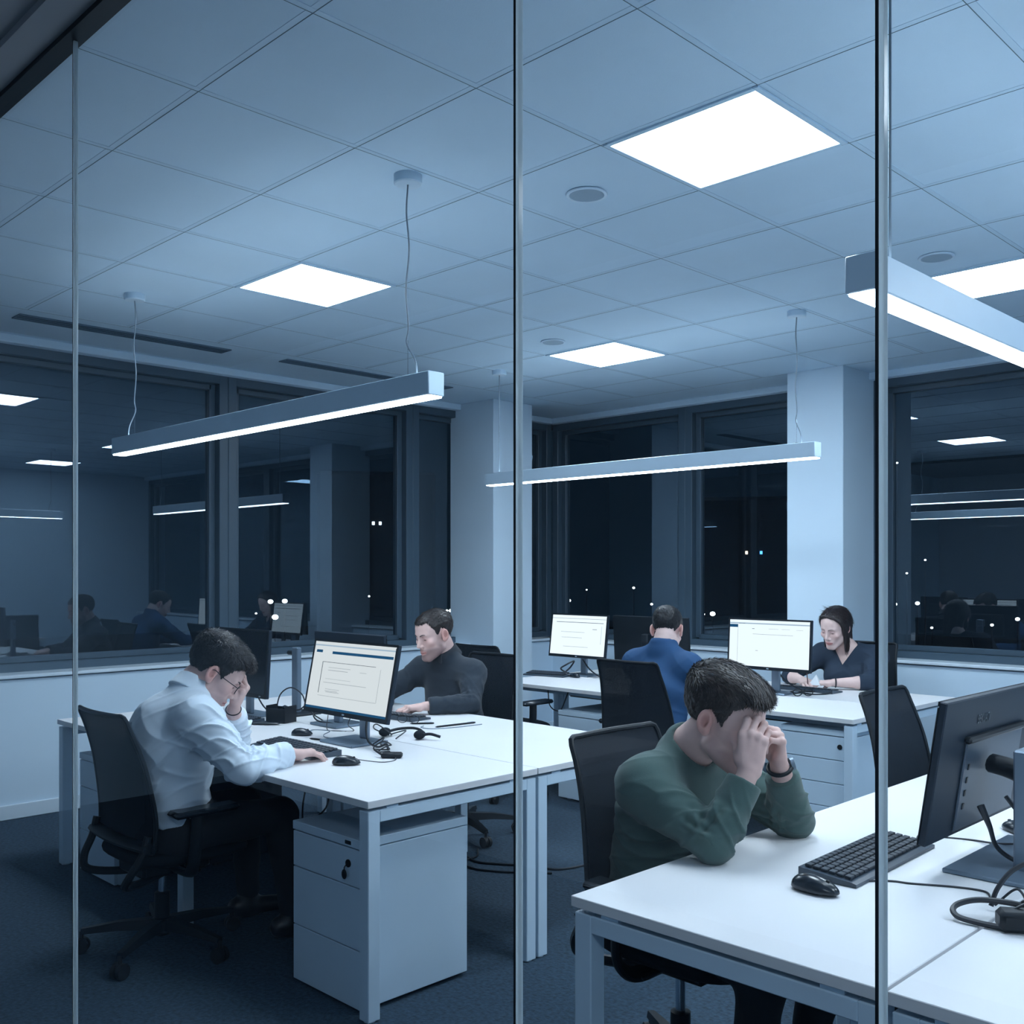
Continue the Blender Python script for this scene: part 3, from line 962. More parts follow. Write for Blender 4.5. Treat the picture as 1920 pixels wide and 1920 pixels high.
pedestal('white drawer pedestal at the far left, behind the white-shirt man\'s chair', -5.10, -4.70, 2.05, 2.54, 0.595, (0.24, 0.39, 0.37), 2)
pedestal('white drawer pedestal under the back desk, left of the man in blue', -4.50, -4.05, 4.93, 5.42, 0.585, (0.40, 0.60), 1)
pedestal('white four-drawer pedestal under the back desk, below the woman', -2.86, -2.455, 4.93, 5.42, 0.668, (0.20, 0.20, 0.20, 0.40), 1)

m = MB(); m.box((0, 0, 0.23), (0.18, 0.42, 0.44), 0.006)
t = thing('computer_tower', 'dark navy computer case standing under the left desk behind the white-shirt man', 'computer', (-4.80, 2.76, 0))
m.build('case', NAVYPLASTIC, t, False)
m = MB(); m.box((0, -0.212, 0.33), (0.15, 0.004, 0.04), 0.001); m.box((0, -0.212, 0.40), (0.02, 0.004, 0.02), 0.001); m.build('drive_bay', BLACK, t, False)
m = MB()
for sx in (-1, 1):
    for sy in (-1, 1): m.box((sx * 0.07, sy * 0.17, 0.005), (0.02, 0.03, 0.01))
m.build('foot', RUBBER, t, False)

# ------------------------------------------------------------------ office chairs
MESHMAT = bpy.data.materials.new('chair_mesh'); MESHMAT.use_nodes = True
_nt = MESHMAT.node_tree; _b = _nt.nodes['Principled BSDF']; _b.inputs['Base Color'].default_value = (0.005, 0.011, 0.020, 1); _b.inputs['Roughness'].default_value = 0.75; _b.inputs['Specular IOR Level'].default_value = 0.25
_o = _nt.nodes['Material Output']; _t = _nt.nodes.new('ShaderNodeBsdfTransparent'); _mx = _nt.nodes.new('ShaderNodeMixShader'); _mx.inputs[0].default_value = 0.90
_nt.links.new(_t.outputs[0], _mx.inputs[1]); _nt.links.new(_b.outputs[0], _mx.inputs[2]); _nt.links.new(_mx.outputs[0], _o.inputs['Surface'])

BACK = [(-0.150, 0.50, 0.235), (-0.140, 0.58, 0.245), (-0.150, 0.68, 0.242), (-0.172, 0.80, 0.228), (-0.205, 0.91, 0.212), (-0.245, 1.005, 0.200)]
def back_pt(u, v):
    """u -1..1 across, v 0..1 up the back."""
    n = len(BACK) - 1; q = min(v * n, n - 1e-6); i = int(q); f = q - i
    y, z, w = [BACK[i][k] * (1 - f) + BACK[i + 1][k] * f for k in range(3)]
    return Vector((u * w, y - 0.022 * (1 - u * u) , z))
def make_chair(label, dz=0.0):
    t = thing('office_chair', label, 'chair', (0, 0, 0), 0, 'black mesh-backed office chairs')
    up = lambda p: (p[0], p[1], p[2] + dz)
    NU, NV = 12, 16
    V, F = [], []
    for off in (0.0, -0.004):
        for j in range(NV + 1):
            for i in range(NU + 1):
                p = back_pt(-1 + 2 * i / NU, j / NV); V.append((p.x * 0.985, p.y + off, p.z + dz))
    n1 = (NU + 1) * (NV + 1)
    for j in range(NV):
        for i in range(NU):
            a = j * (NU + 1) + i
            F.append((a, a + 1, a + NU + 2, a + NU + 1)); F.append((n1 + a, n1 + a + NU + 1, n1 + a + NU + 2, n1 + a + 1))
    bk = me_obj('backrest', V, F, MESHMAT, t)
    m = MB()
    per = [back_pt(-1, v / 8) for v in range(0, 9)] + [back_pt(u / 4, 1.0) + Vector((0, 0, 0.004)) for u in range(-3, 4)] + [back_pt(1, v / 8) for v in range(8, -1, -1)] + [back_pt(u / 4, 0) for u in range(3, -4, -1)]
    m.tube([up(p) for p in per], 0.0085, 8, True, 3); m.build('back_frame', BLACK, bk)
    m = MB()
    for v0, hw in ((0.02, 0.22),):
        pts = [back_pt(u / 5, 0.04) + Vector((0, -0.012, 0)) for u in range(-5, 6)]
        m.tube([up(p) for p in pts], 0.036, 10, False, 2, 0.55)
    m.build('lumbar_bar', BLACK, t)
    for s_ in (-1, 1):
        m = MB(); m.tube([up(p) for p in ((s_ * 0.225, -0.165, 0.56), (s_ * 0.222, -0.185, 0.49), (s_ * 0.205, -0.225, 0.42), (s_ * 0.17, -0.225, 0.375), (s_ * 0.11, -0.13, 0.36), (s_ * 0.06, -0.03, 0.365))], 0.0155, 8, sub=5)
        m.build('back_strut', BLACK, t)
    m = MB()
    def sq(v):
        f = lambda a: math.copysign(abs(a) ** 0.55, a)
        w = Vector((f(v.x), f(v.y), math.copysign(abs(v.z) ** 0.8, v.z)))
        w.z -= 0.35 * max(0, w.y) ** 3
        return w
    m.blob((0, 0.055, 0.455 + dz), (0.245, 0.245, 0.042), nu=36, nv=16, fn=sq); m.build('seat', BLACKSOFT, t)
    m = MB(); m.box((0, 0.01, 0.390 + dz), (0.22, 0.28, 0.055), 0.012); m.box((0.17, 0.04, 0.395 + dz), (0.12, 0.015, 0.012), 0.004); m.build('seat_mechanism', BLACK, t)
    for s_ in (-1, 1):
        m = MB()
        m.tube([up(p) for p in ((s_ * 0.285, 0.00, 0.625), (s_ * 0.288, -0.005, 0.54), (s_ * 0.275, -0.01, 0.44), (s_ * 0.22, 0.0, 0.392), (s_ * 0.10, 0.0, 0.385))], 0.024, 10, sub=5, flat=0.6)
        a = m.build('armrest', BLACK, t)
        m = MB(); m.box((s_ * 0.283, 0.03, 0.638 + dz), (0.085, 0.265, 0.026), 0.011); m.build('arm_pad', SATIN, a)
    m = MB(); m.cyl((0, 0, 0.20), (0, 0, 0.375 + dz), 0.0145, n=16); m.build('gas_lift', STEEL, t)
    m = MB(); m.lathe([(0.020, 0.23), (0.029, 0.225), (0.030, 0.13), (0.045, 0.12), (0.047, 0.075), (0.03, 0.06)][::-1], n=24); m.build('hub', BLACK, t)
    for k in range(5):
        a = 2 * PI * k / 5 + 0.3
        R = rot(0, 0, a)
        m = MB(); vs = []
        for r, zz, w, hh in ((0.03, 0.105, 0.026, 0.042), (0.17, 0.102, 0.022, 0.032), (0.305, 0.086, 0.015, 0.020)):
            vs += [R @ Vector((r, -w, zz - hh / 2)), R @ Vector((r, w, zz - hh / 2)), R @ Vector((r, w * 0.7, zz + hh / 2)), R @ Vector((r, -w * 0.7, zz + hh / 2))]
        fs = [(0, 1, 2, 3), (11, 10, 9, 8)]
        for q in (0, 4):
            for i in range(4): fs.append((q + i, q + 4 + i, q + 4 + (i + 1) % 4, q + (i + 1) % 4))
        m.add(vs, fs)
        leg = m.build('leg', BLACK, t)
        m = MB(); c = R @ Vector((0.305, 0, 0))
        d = R @ Vector((math.sin(k * 2.1) * 0.3, 1, 0)); d.normalize()
        for q in (-1, 1):
            m.cyl(c + d * (q * 0.006) + Vector((0, 0, 0.029)), c + d * (q * 0.022) + Vector((0, 0, 0.029)), 0.029, n=20)
        m.cyl(c + Vector((0, 0, 0.03)), c + Vector((0, 0, 0.085)), 0.008, n=10)
        m.blob(c + Vector((0, 0, 0.038)), (0.02, 0.02, 0.022), nu=12, nv=8)
        m.build('caster', RUBBER, leg)
    return t
ch = make_chair('black mesh office chair of the white-shirt man, at far left', -0.045)
ch.location = (-3.825, 1.862, 0); ch.rotation_euler.z = 0.0
ch = make_chair('black mesh office chair of the green-sweater man, in the right foreground', 0.0)
base = ch
ch.location = (-1.73, 2.42, 0); ch.rotation_euler.z = -PI / 2
for lab, x, y, rz in (('empty black mesh office chair tucked at the right foreground desk, beyond the green-sweater man', -1.61, 4.0, -PI / 2),
                      ('black mesh office chair behind the navy-sweater man', -4.27, 3.88, PI),
                      ('black mesh office chair whose back hides the man in blue', -3.44, 4.56, 0.0),
                      ('empty black mesh office chair half hidden behind the navy-sweater man, at the back desk', -4.86, 4.77, 0.0),
                      ('black mesh office chair the woman sits on, before the white column', -3.18, 6.38, PI)):
    c2 = copy_tree(base)
    c2['label'] = lab; c2.location = (x, y, 0); c2.rotation_euler.z = rz

# ------------------------------------------------------------------ monitors
def scr_mat(n, s): return emission('screen_' + n, (0.80, 0.90, 0.97) if n != 'doc' else (0.84, 0.90, 0.92), s)
INKBLUE = emission('screen_blue', (0.02, 0.13, 0.30), 0.4)
INKPALE = emission('screen_pale', (0.45, 0.60, 0.74), 0.55)
INKDARK = emission('screen_ink', (0.05, 0.07, 0.10), 0.6)
INKFAINT = emission('screen_faint', (0.42, 0.48, 0.53), 0.5)
CONTENT = {
 'doc': [('b', 0.0, 0.03, 0.11, 0.125, 0.165), ('b', 0, 0.24, 0.985, 0.135, 0.175), ('p', 0, 0, 1, 0.045, 0.065), ('b', 0, 0.0, 1, 0.965, 1.0),
         ('k', 0, 0.135, 0.80, 0.298, 0.304), ('k', 0, 0.133, 0.139, 0.298, 0.765), ('f', 0, 0.86, 0.863, 0.33, 0.80), ('f', 0, 0.135, 0.86, 0.80, 0.805),
         ('f', 0, 0.22, 0.50, 0.375, 0.380), ('f', 0, 0.22, 0.47, 0.415, 0.422), ('f', 0, 0.62, 0.70, 0.405, 0.410), ('f', 0, 0.20, 0.52, 0.545, 0.549), ('f', 0, 0.18, 0.72, 0.600, 0.606),
         ('f', 0, 0.22, 0.40, 0.695, 0.700), ('f', 0, 0.22, 0.38, 0.722, 0.728), ('f', 0, 0.23, 0.40, 0.738, 0.744), ('f', 0, 0.55, 0.70, 0.600, 0.604)],
 'form': [('f', 0, 0.0, 1, 0.075, 0.085), ('k', 0, 0.08, 0.95, 0.17, 0.182), ('f', 0, 0.76, 0.84, 0.33, 0.345), ('f', 0, 0.18, 0.62, 0.42, 0.428), ('f', 0, 0.2, 0.58, 0.56, 0.568), ('f', 0, 0.24, 0.70, 0.79, 0.798), ('p', 0, 0.92, 0.925, 0.25, 0.7)],
 'browser': [('p', 0, 0, 1, 0.06, 0.085), ('k', 0, 0.12, 0.20, 0.072, 0.083), ('b', 0, 0.0, 0.105, 0.10, 0.165), ('f', 0, 0.105, 0.108, 0.10, 1.0), ('k', 0, 0.29, 0.32, 0.18, 0.19), ('f', 0, 0.50, 0.62, 0.175, 0.18), ('f', 0, 0.66, 0.76, 0.175, 0.18), ('f', 0, 0.84, 0.92, 0.18, 0.185),
             ('f', 0, 0.30, 0.80, 0.298, 0.305), ('f', 0, 0.34, 0.37, 0.655, 0.665)],
}
INK = {'b': INKBLUE, 'p': INKPALE, 'k': INKDARK, 'f': INKFAINT}
def monitor(label, x, y, rz, zb, w, h, content=None, strength=1.0, tilt=0.12, depth=0.07, wide_base=True, shell=NAVYPLASTIC, base=(0.22, 0.19), baseoff=0.0, plain=False, stand=None):
    """screen looks along local -y; origin on the desk under the stand."""
    t = thing('monitor', label, 'monitor', (x, y, 0.74), rz, 'desktop monitors')
    M = rot(-tilt, 0, 0)
    c = Vector((0, -depth, zb + h / 2 - 0.74))
    P = lambda v: c + M @ Vector(v)
    m = MB(); m.box(c, (w, 0.020, h), 0.003, M); None if plain else m.box(P((0, 0.018, -0.01)), (w * 0.62, 0.024, h * 0.62), 0.01, M)
    sh = m.build('shell', shell, t, False)
    fw = 0.011
    m = MB()
    m.box(P((0, -0.0112, -h / 2 + 0.010)), (w, 0.0024, 0.020), 0, M); m.box(P((0, -0.0112, h / 2 - fw / 2)), (w, 0.0024, fw), 0, M)
    for s_ in (-1, 1): m.box(P((s_ * (w / 2 - fw / 2), -0.0112, 0)), (fw, 0.0024, h - 0.03), 0, M)
    m.build('bezel', BLACK, t, False)
    sw, s_h, zc = w - 2 * fw, h - fw - 0.020, (0.020 - fw) / 2
    m = MB(); m.box(P((0, -0.0107, zc)), (sw, 0.0012, s_h), 0, M)
    sc = m.build('screen', scr_mat(content, strength) if content else principled('screen_off', (0.006, 0.010, 0.016), 0.12), t, False)
    if content:
        for key in 'bpkf':
            m = MB(); n = 0
            for q, _, u0, u1, v0, v1 in CONTENT[content]:
                if q != key: continue
                n += 1
                m.box(P(((u0 + u1) / 2 * sw - sw / 2, -0.01155, zc + s_h / 2 - (v0 + v1) / 2 * s_h)), ((u1 - u0) * sw, 0.0004, max(0.0012, (v1 - v0) * s_h)), 0, M)
            if n: m.build({'b': 'header_print', 'p': 'bar_print', 'k': 'line_print', 'f': 'text_print'}[key], INK[key], sc, False)
    m = MB(); m.box(P((0 if content else w * 0.40, -0.0126, -h / 2 + 0.010)), (0.016, 0.0006, 0.006), 0, M); m.build('maker_badge', GREYLIGHT, t, False)
    m = MB(); m.box((0, 0.0, 0.5 * (zb + h * 0.62 - 0.74) + 0.006), (0.055, 0.022, zb + h * 0.62 - 0.752), 0.004)
    m.box((0, -depth * 0.5 + 0.02, c.z + 0.01), (0.05, depth - 0.01, 0.06), 0.006)
    m.build('stand_neck', stand or GREYMETAL, t, False)
    m = MB(); m.box((0, baseoff, 0.006), (base[0], base[1], 0.012), 0.003); m.build('stand_base', GREYMETAL, t, False)
    return t
monitor('lit monitor with a form on screen on the white-shirt man\'s desk', -3.665, 2.735, 0, 0.852, 0.615, 0.335, 'doc', 0.58, 0.20, 0.075, base=(0.24, 0.20), baseoff=-0.06)
monitor('switched-off black monitor behind the white-shirt man\'s head', -4.735, 2.79, 0, 0.853, 0.535, 0.345, None, 0, 0.06, 0.05)
monitor('monitor seen from behind, in front of the navy-sweater man', -4.14, 2.93, PI, 0.86, 0.58, 0.33, 'form', 0.8, 0.05, 0.07)
monitor('small lit monitor on the back desk beside the left column', -4.82, 5.56, 0, 0.872, 0.535, 0.315, 'form', 0.66, 0.13, 0.06, base=(0.2, 0.17))
monitor('dark monitor seen from behind, in front of the man in blue\'s head', -4.39, 5.72, PI, 0.85, 0.66, 0.325, 'form', 0.8, 0.06, 0.06, shell=BLACK, plain=True, stand=BLACK)
monitor('brightest lit monitor on the back desk, beside the woman', -3.285, 5.60, 0, 0.888, 0.575, 0.315, 'browser', 0.78, 0.06, 0.08)

# the monitor seen from behind in the right foreground
t = monitor('large dark monitor seen from behind at the right edge of the picture', -0.925, 2.80, -PI / 2, 0.815, 0.62, 0.365, 'doc', 0.8, 0.15, 0.105, base=(0.46, 0.23), baseoff=0.0, plain=True)
for o in list(t.children):
    if o.name.startswith('stand_neck'): bpy.data.objects.remove(o)
m = MB(); m.box((0.055, 0.035, 0.158), (0.13, 0.035, 0.305), 0.005); m.build('stand_post', GREYMETAL, t, False)
m = MB(); m.tube([(0.03, 0.02, 0.235), (0.01, -0.03, 0.245), (0.0, -0.075, 0.25)], 0.032, 12, sub=5, flat=0.8); m.build('stand_arm', BLACK, t)
m = MB()
M_ = rot(-0.15, 0, 0); c_ = Vector((0, -0.105, 0.815 + 0.1825 - 0.74))
m.box(c_ + M_ @ Vector((-0.045, 0.0125, -0.052)), (0.40, 0.008, 0.235), 0.003, M_)
m.build('rear_cover', principled('rear_cover', (0.040, 0.066, 0.10), 0.42), t, False)
m = MB(); m.box(c_ + M_ @ Vector((-0.045, 0.018, 0.074)), (0.42, 0.020, 0.018), 0.006, M_); m.build('shell_vent', BLACK, t, False)
for k_ in range(4):
    m = MB(); m.box(c_ + M_ @ Vector((0.125, 0.0175, 0.0 - 0.035 * k_)), (0.010, 0.003, 0.016), 0.001, M_); m.build('port', BLACK, t, False)
cu = bpy.data.curves.new('logo_text', 'FONT'); cu.body = 'BEKUATI'; cu.size = 0.034; cu.extrude = 0.0012
o_ = bpy.data.objects.new('maker_logo', cu); C.objects.link(o_)
bpy.context.view_layer.update()
me_ = bpy.data.meshes.new_from_object(o_.evaluated_get(bpy.context.evaluated_depsgraph_get()))
bpy.data.objects.remove(o_)
o_ = bpy.data.objects.new('maker_logo', me_); C.objects.link(o_); o_.data.materials.append(principled('logo_grey', (0.06, 0.08, 0.10), 0.4))
R_ = M_.to_4x4() @ Matrix.Rotation(PI, 4, 'Z') @ Matrix.Rotation(PI / 2, 4, 'X')
o_.parent = t
o_.matrix_local = Matrix.Translation(c_ + M_ @ Vector((0.095, 0.0105, 0.110))) @ R_ @ Matrix.Diagonal((0.62, 1, 1, 1))

t = thing('monitor_stand', 'bare grey monitor stand post on the left desks, left of the lit monitor', 'monitor stand', (-4.62, 3.0, 0.74))
m = MB(); m.box((0, 0, 0.18), (0.055, 0.028, 0.345), 0.004); m.build('post', GREYMETAL, t, False)
m = MB(); m.box((0, 0, 0.005), (0.22, 0.17, 0.010), 0.003); m.build('stand_base', BLACK, t, False)
m = MB(); m.cyl((-0.03, 0, 0.32), (-0.075, 0, 0.32), 0.012, n=12); m.build('clamp', BLACK, t)

# ------------------------------------------------------------------ keyboards, mice and desk clutter
def keyboard(label, x, y, rz, L=0.44, W=0.135):
    t = thing('keyboard', label, 'keyboard', (x, y, 0.74), rz, 'black keyboards')
    m = MB()
    m.prism([(-W / 2, 0.001), (W / 2, 0.001), (W / 2, 0.024), (-W / 2 + 0.012, 0.012), (-W / 2, 0.009)], -L / 2, L / 2, Matrix(((0, 0, 1), (1, 0, 0), (0, 1, 0))))
    m.build('case', principled('keyboard_case', (0.035, 0.055, 0.08), 0.3), t, False)
    m = MB(); sl = math.atan2(0.012, W - 0.012)
    R = rot(sl, 0, 0)
    ky = (W - 0.026) / 6
    for r in range(6):
        yy = -W / 2 + 0.018 + (r + 0.5) * ky
        zz = 0.0135 + (yy + W / 2 - 0.012) * math.tan(sl)
        n = 18
        kx = (L - 0.024) / n
        k = 0
        while k < n:
            wd = 1
            if r == 0 and k == 4: wd = 6
            m.box((-L / 2 + 0.012 + (k + wd / 2) * kx, yy, zz + 0.003), (kx * wd - 0.004, ky - 0.004, 0.007), 0.0015, R)
            k += wd
    m.build('keys', KEYCAP, t, False)
    return t
keyboard('black keyboard on the right foreground desk beside the mouse', -1.212, 2.535, PI / 2 + 0.03, 0.49, 0.15)
keyboard('black keyboard under the white-shirt man\'s hand', -3.67, 2.375, 0.0, 0.46, 0.15)
keyboard('black keyboard in front of the switched-off monitor on the left desks', -4.62, 2.62, 0.10, 0.36, 0.13)
keyboard('black keyboard under the navy-sweater man\'s hand', -4.16, 3.28, PI + 0.1, 0.42, 0.14)
keyboard('black keyboard under the woman\'s hands', -3.22, 5.86, PI, 0.42, 0.13)
keyboard('thin dark keyboard lying left of the small lit monitor on the back desk', -5.0, 5.36, 0.2, 0.34, 0.12)

def mouse(label, x, y, rz, s=1.0):
    t = thing('computer_mouse', label, 'mouse', (x, y, 0.74), rz, 'black computer mice')
    def fn(v):
        z = v.z
        w = Vector(v)
        if z < 0: w.z = z * 0.25
        w.z *= 1 - 0.22 * v.y
        w.x *= 1 + 0.10 * v.y * v.y - 0.06
        return w
    m = MB(); m.blob((0, 0, 0.0075 * s), (0.031 * s, 0.056 * s, 0.030 * s), nu=32, nv=18, fn=fn); m.build('body', SATIN, t, True, 80)
    m = MB(); m.cyl((-0.003, 0.030 * s, 0.0285 * s), (0.003, 0.030 * s, 0.0285 * s), 0.005, n=14); m.build('wheel', RUBBER, t)
    return t
mouse('black mouse in front of the keyboard on the right foreground desk', -1.187, 2.20, -1.57, 1.08)
mouse('black mouse near the front corner of the left desk', -3.262, 2.345, -0.75)
mouse('black mouse with a bright reflection between the monitors on the left desks', -3.99, 2.62, -0.9, 0.9)
mouse('black mouse under the small lit monitor on the back desk', -4.78, 5.41, 1.4, 0.9)
mouse('black mouse beside the green-sweater man\'s monitor foot, right edge', -1.05, 3.12, 0.9, 0.9)

def cable(label, pts, r=0.0025, mat=None, group=None, sub=7, name='cable'):
    o = thing(name, label, 'cable', (0, 0, 0), 0, group) if False else None
    m = MB(); m.tube([tuple(Vector(p) - Vector(pts[0])) for p in pts], r, 7, sub=sub)
    q = m.build(name, mat or CABLE); q.location = pts[0]
    return prop(q, label, 'cable', group)
Z = 0.7425
cable('thin black mouse cable on the left desk, from the front mouse to the connector', [(-3.29, 2.40, 0.752), (-3.20, 2.47, Z), (-3.20, 2.54, Z), (-3.26, 2.575, 0.75)], 0.0018)
t = thing('cable_adapter', 'black cable adapter on the left desk beside the lit monitor\'s foot', 'adapter', (-3.255, 2.565, 0.74), 0.75)
m = MB(); m.box((0, 0, 0.011), (0.085, 0.042, 0.022), 0.006); m.build('casing', BLACK, t)
m = MB(); m.tube([(-0.04, 0.0, 0.012), (-0.06, 0.01, 0.022), (-0.075, 0.02, 0.03)], 0.005, 8); m.build('plug_collar', RUBBER, t)
cable('thick black cable hanging from the lit monitor down to the adapter', [(-3.60, 2.70, 0.86), (-3.56, 2.665, 0.80), (-3.50, 2.635, 0.765), (-3.42, 2.62, 0.757), (-3.36, 2.62, 0.775), (-3.325, 2.60, 0.76)], 0.005)
cable('tangled black cable knot at the foot of the lit monitor', [(-3.47, 2.63, 0.76), (-3.43, 2.66, 0.79), (-3.40, 2.62, 0.77), (-3.38, 2.66, 0.765), (-3.36, 2.60, 0.79), (-3.41, 2.59, 0.755), (-3.37, 2.64, 0.75), (-3.34, 2.60, 0.77), (-3.35, 2.57, 0.752), (-3.30, 2.59, 0.757)], 0.0032)
t = thing('headset', 'black folded headset lying behind the lit monitor on the left desks', 'headset', (-3.61, 2.91, 0.74), 0.35)
m = MB(); m.tube([(-0.09, 0.0, 0.02), (-0.06, 0.06, 0.028), (0.0, 0.085, 0.032), (0.06, 0.06, 0.028), (0.09, 0.0, 0.02)], 0.0065, 8); m.build('headband', BLACK, t)
for s_ in (-1, 1):
    m = MB(); m.blob((s_ * 0.092, -0.01, 0.022), (0.024, 0.036, 0.020), nu=20, nv=12); m.build('ear_cushion', BLACKSOFT, t)
m = MB(); m.tube([(0.10, -0.02, 0.02), (0.145, -0.01, 0.028), (0.19, 0.005, 0.016)], 0.0065, 8); m.build('microphone', BLACK, t)
cable('black headset lead coiled behind the lit monitor', [(-3.70, 2.90, Z), (-3.76, 2.86, 0.77), (-3.70, 2.83, 0.80), (-3.66, 2.88, 0.755), (-3.72, 2.93, Z), (-3.64, 2.95, 0.765), (-3.60, 2.86, Z)], 0.003)
# black organiser with cables by the bare stand
t = thing('desk_organizer', 'black mesh organiser box full of cables on the left desks', 'organiser', (-4.42, 2.78, 0.74), 0.3); t.scale = (0.8, 0.8, 0.85)
m = MB()
for s_ in (-1, 1):
    m.box((s_ * 0.075, 0, 0.052), (0.004, 0.11, 0.095), 0.001); m.box((0, s_ * 0.055, 0.045), (0.15, 0.004, 0.08), 0.001)
m.box((0, 0, 0.004), (0.15, 0.11, 0.006)); m.build('box', BLACK, t, False)
m = MB(); m.box((0.0, 0, 0.045), (0.004, 0.10, 0.07)); m.build('divider', BLACK, t, False)
m = MB(); m.box((0.035, 0.0, 0.06), (0.05, 0.03, 0.07), 0.004, rot(0.2, 0.3, 0)); m.build('charger', SATIN, t)
cable('black cable loop arching above the organiser box', [(-4.50, 2.80, 0.79), (-4.49, 2.82, 0.87), (-4.44, 2.85, 0.905), (-4.37, 2.87, 0.875), (-4.33, 2.88, 0.80), (-4.27, 2.93, 0.745)], 0.0035)
cable('black cable from the switched-off monitor to the organiser box', [(-4.72, 2.80, 0.90), (-4.66, 2.80, 0.83), (-4.58, 2.79, 0.79), (-4.49, 2.78, 0.785)], 0.004)
cable('tangled black cable beside the bare stand', [(-4.42, 2.80, 0.82), (-4.36, 2.84, 0.80), (-4.30, 2.86, 0.835), (-4.22, 2.90, 0.85), (-4.28, 2.88, 0.79), (-4.22, 2.86, 0.76), (-4.14, 2.89, 0.75), (-4.08, 2.87, Z)], 0.004)
cable('thin black cable zigzagging across the left desks below the lit monitor', [(-4.10, 2.84, 0.80), (-4.05, 2.80, Z), (-3.98, 2.80, Z), (-3.92, 2.86, Z), (-3.88, 2.80, 0.78), (-3.86, 2.80, 0.82)], 0.0022)
cable('thin grey mouse cable curling behind the white-shirt man\'s keyboard', [(-4.0, 2.67, 0.75), (-4.08, 2.74, Z), (-4.0, 2.78, Z), (-3.93, 2.70, Z), (-3.86, 2.66, Z), (-3.78, 2.67, Z)], 0.002, CORDMAT)
t = thing('spectacle_case', 'flat black case on the left desks in front of the organiser box', 'case', (-4.42, 2.665, 0.74), 0.55)
m = MB(); m.blob((0, 0, 0.009), (0.105, 0.030, 0.009), nu=28, nv=10); m.build('case', SATIN, t)
def pen(label, x, y, rz, L=0.145, mat=None):
    t = thing('pen', label, 'pen', (x, y, 0.74), rz, 'pens on the left desks')
    m = MB(); m.lathe([(0.0008, 0), (0.004, 0.012), (0.0045, 0.03), (0.0045, L - 0.01), (0.003, L)], (-L / 2, 0, 0.0048), (1, 0, 0), 12); m.build('barrel', mat or BLACK, t)
    m = MB(); m.box((L / 2 - 0.03, 0, 0.0098), (0.038, 0.003, 0.0015)); m.build('clip', STEEL, t)
pen('long black pen on the empty right part of the left desks', -3.712, 3.32, 1.46, 0.24)
pen('black pen lying behind the white-shirt man\'s hand', -3.80, 2.60, 0.25, 0.15)
pen('black pen beside the navy-sweater man\'s keyboard', -3.86, 3.23, 0.9, 0.12)
cable('thin pale cable lying beside the long pen on the left desks', [(-3.80, 3.19, Z), (-3.77, 3.15, Z), (-3.70, 3.17, Z), (-3.66, 3.27, Z), (-3.64, 3.43, Z)], 0.002, CORDMAT)
t = thing('eyeglasses', 'black eyeglasses lying beside the navy-sweater man\'s keyboard', 'glasses', (-3.93, 3.20, 0.74), 0.5)
for s_ in (-1, 1):
    m = MB(); m.tube([(s_ * 0.032 + 0.026 * math.cos(a), 0, 0.022 + 0.019 * math.sin(a)) for a in np.linspace(0, 2 * PI, 12, endpoint=False)], 0.0018, 6, True, 2); m.build('rim', BLACK, t)
    m = MB(); m.tube([(s_ * 0.058, 0, 0.028), (s_ * 0.060, 0.07, 0.026), (s_ * 0.056, 0.13, 0.008)], 0.0018, 6); m.build('temple', BLACK, t)

# cables hanging under the left desk and lying on the carpet
for lab, pts in (('black cable hanging in a loop under the left desk, beside the armrest', [(-3.60, 2.50, 0.60), (-3.58, 2.47, 0.50), (-3.66, 2.42, 0.43), (-3.74, 2.46, 0.48), (-3.76, 2.50, 0.60)]),
                 ('black cable dangling straight under the left desk', [(-3.42, 2.55, 0.60), (-3.43, 2.53, 0.52), (-3.40, 2.52, 0.44), (-3.41, 2.52, 0.40)]),
                 ('forked black cable dangling under the left desk above the pedestal', [(-3.14, 2.62, 0.60), (-3.16, 2.60, 0.55), (-3.20, 2.60, 0.50), (-3.19, 2.62, 0.44)]),
                 ('black cable hanging down behind the drawer pedestal', [(-3.26, 2.62, 0.60), (-3.27, 2.61, 0.50), (-3.25, 2.60, 0.38), (-3.26, 2.60, 0.30)])):
    cable(lab, pts, 0.004)
cable('black power cable curving over the carpet past the desk leg', [(-4.0, 3.62, 0.006), (-3.82, 3.55, 0.006), (-3.70, 3.60, 0.006), (-3.55, 3.70, 0.006), (-3.42, 3.75, 0.006), (-3.38, 3.95, 0.006), (-3.50, 4.18, 0.006), (-3.60, 4.40, 0.006)], 0.006, name='floor_cable')
cable('second black cable on the carpet behind the drawer pedestal', [(-3.98, 3.72, 0.006), (-3.88, 3.62, 0.006), (-3.86, 3.50, 0.006), (-3.72, 3.46, 0.006), (-3.55, 3.55, 0.006), (-3.40, 3.68, 0.006)], 0.005, name='floor_cable')

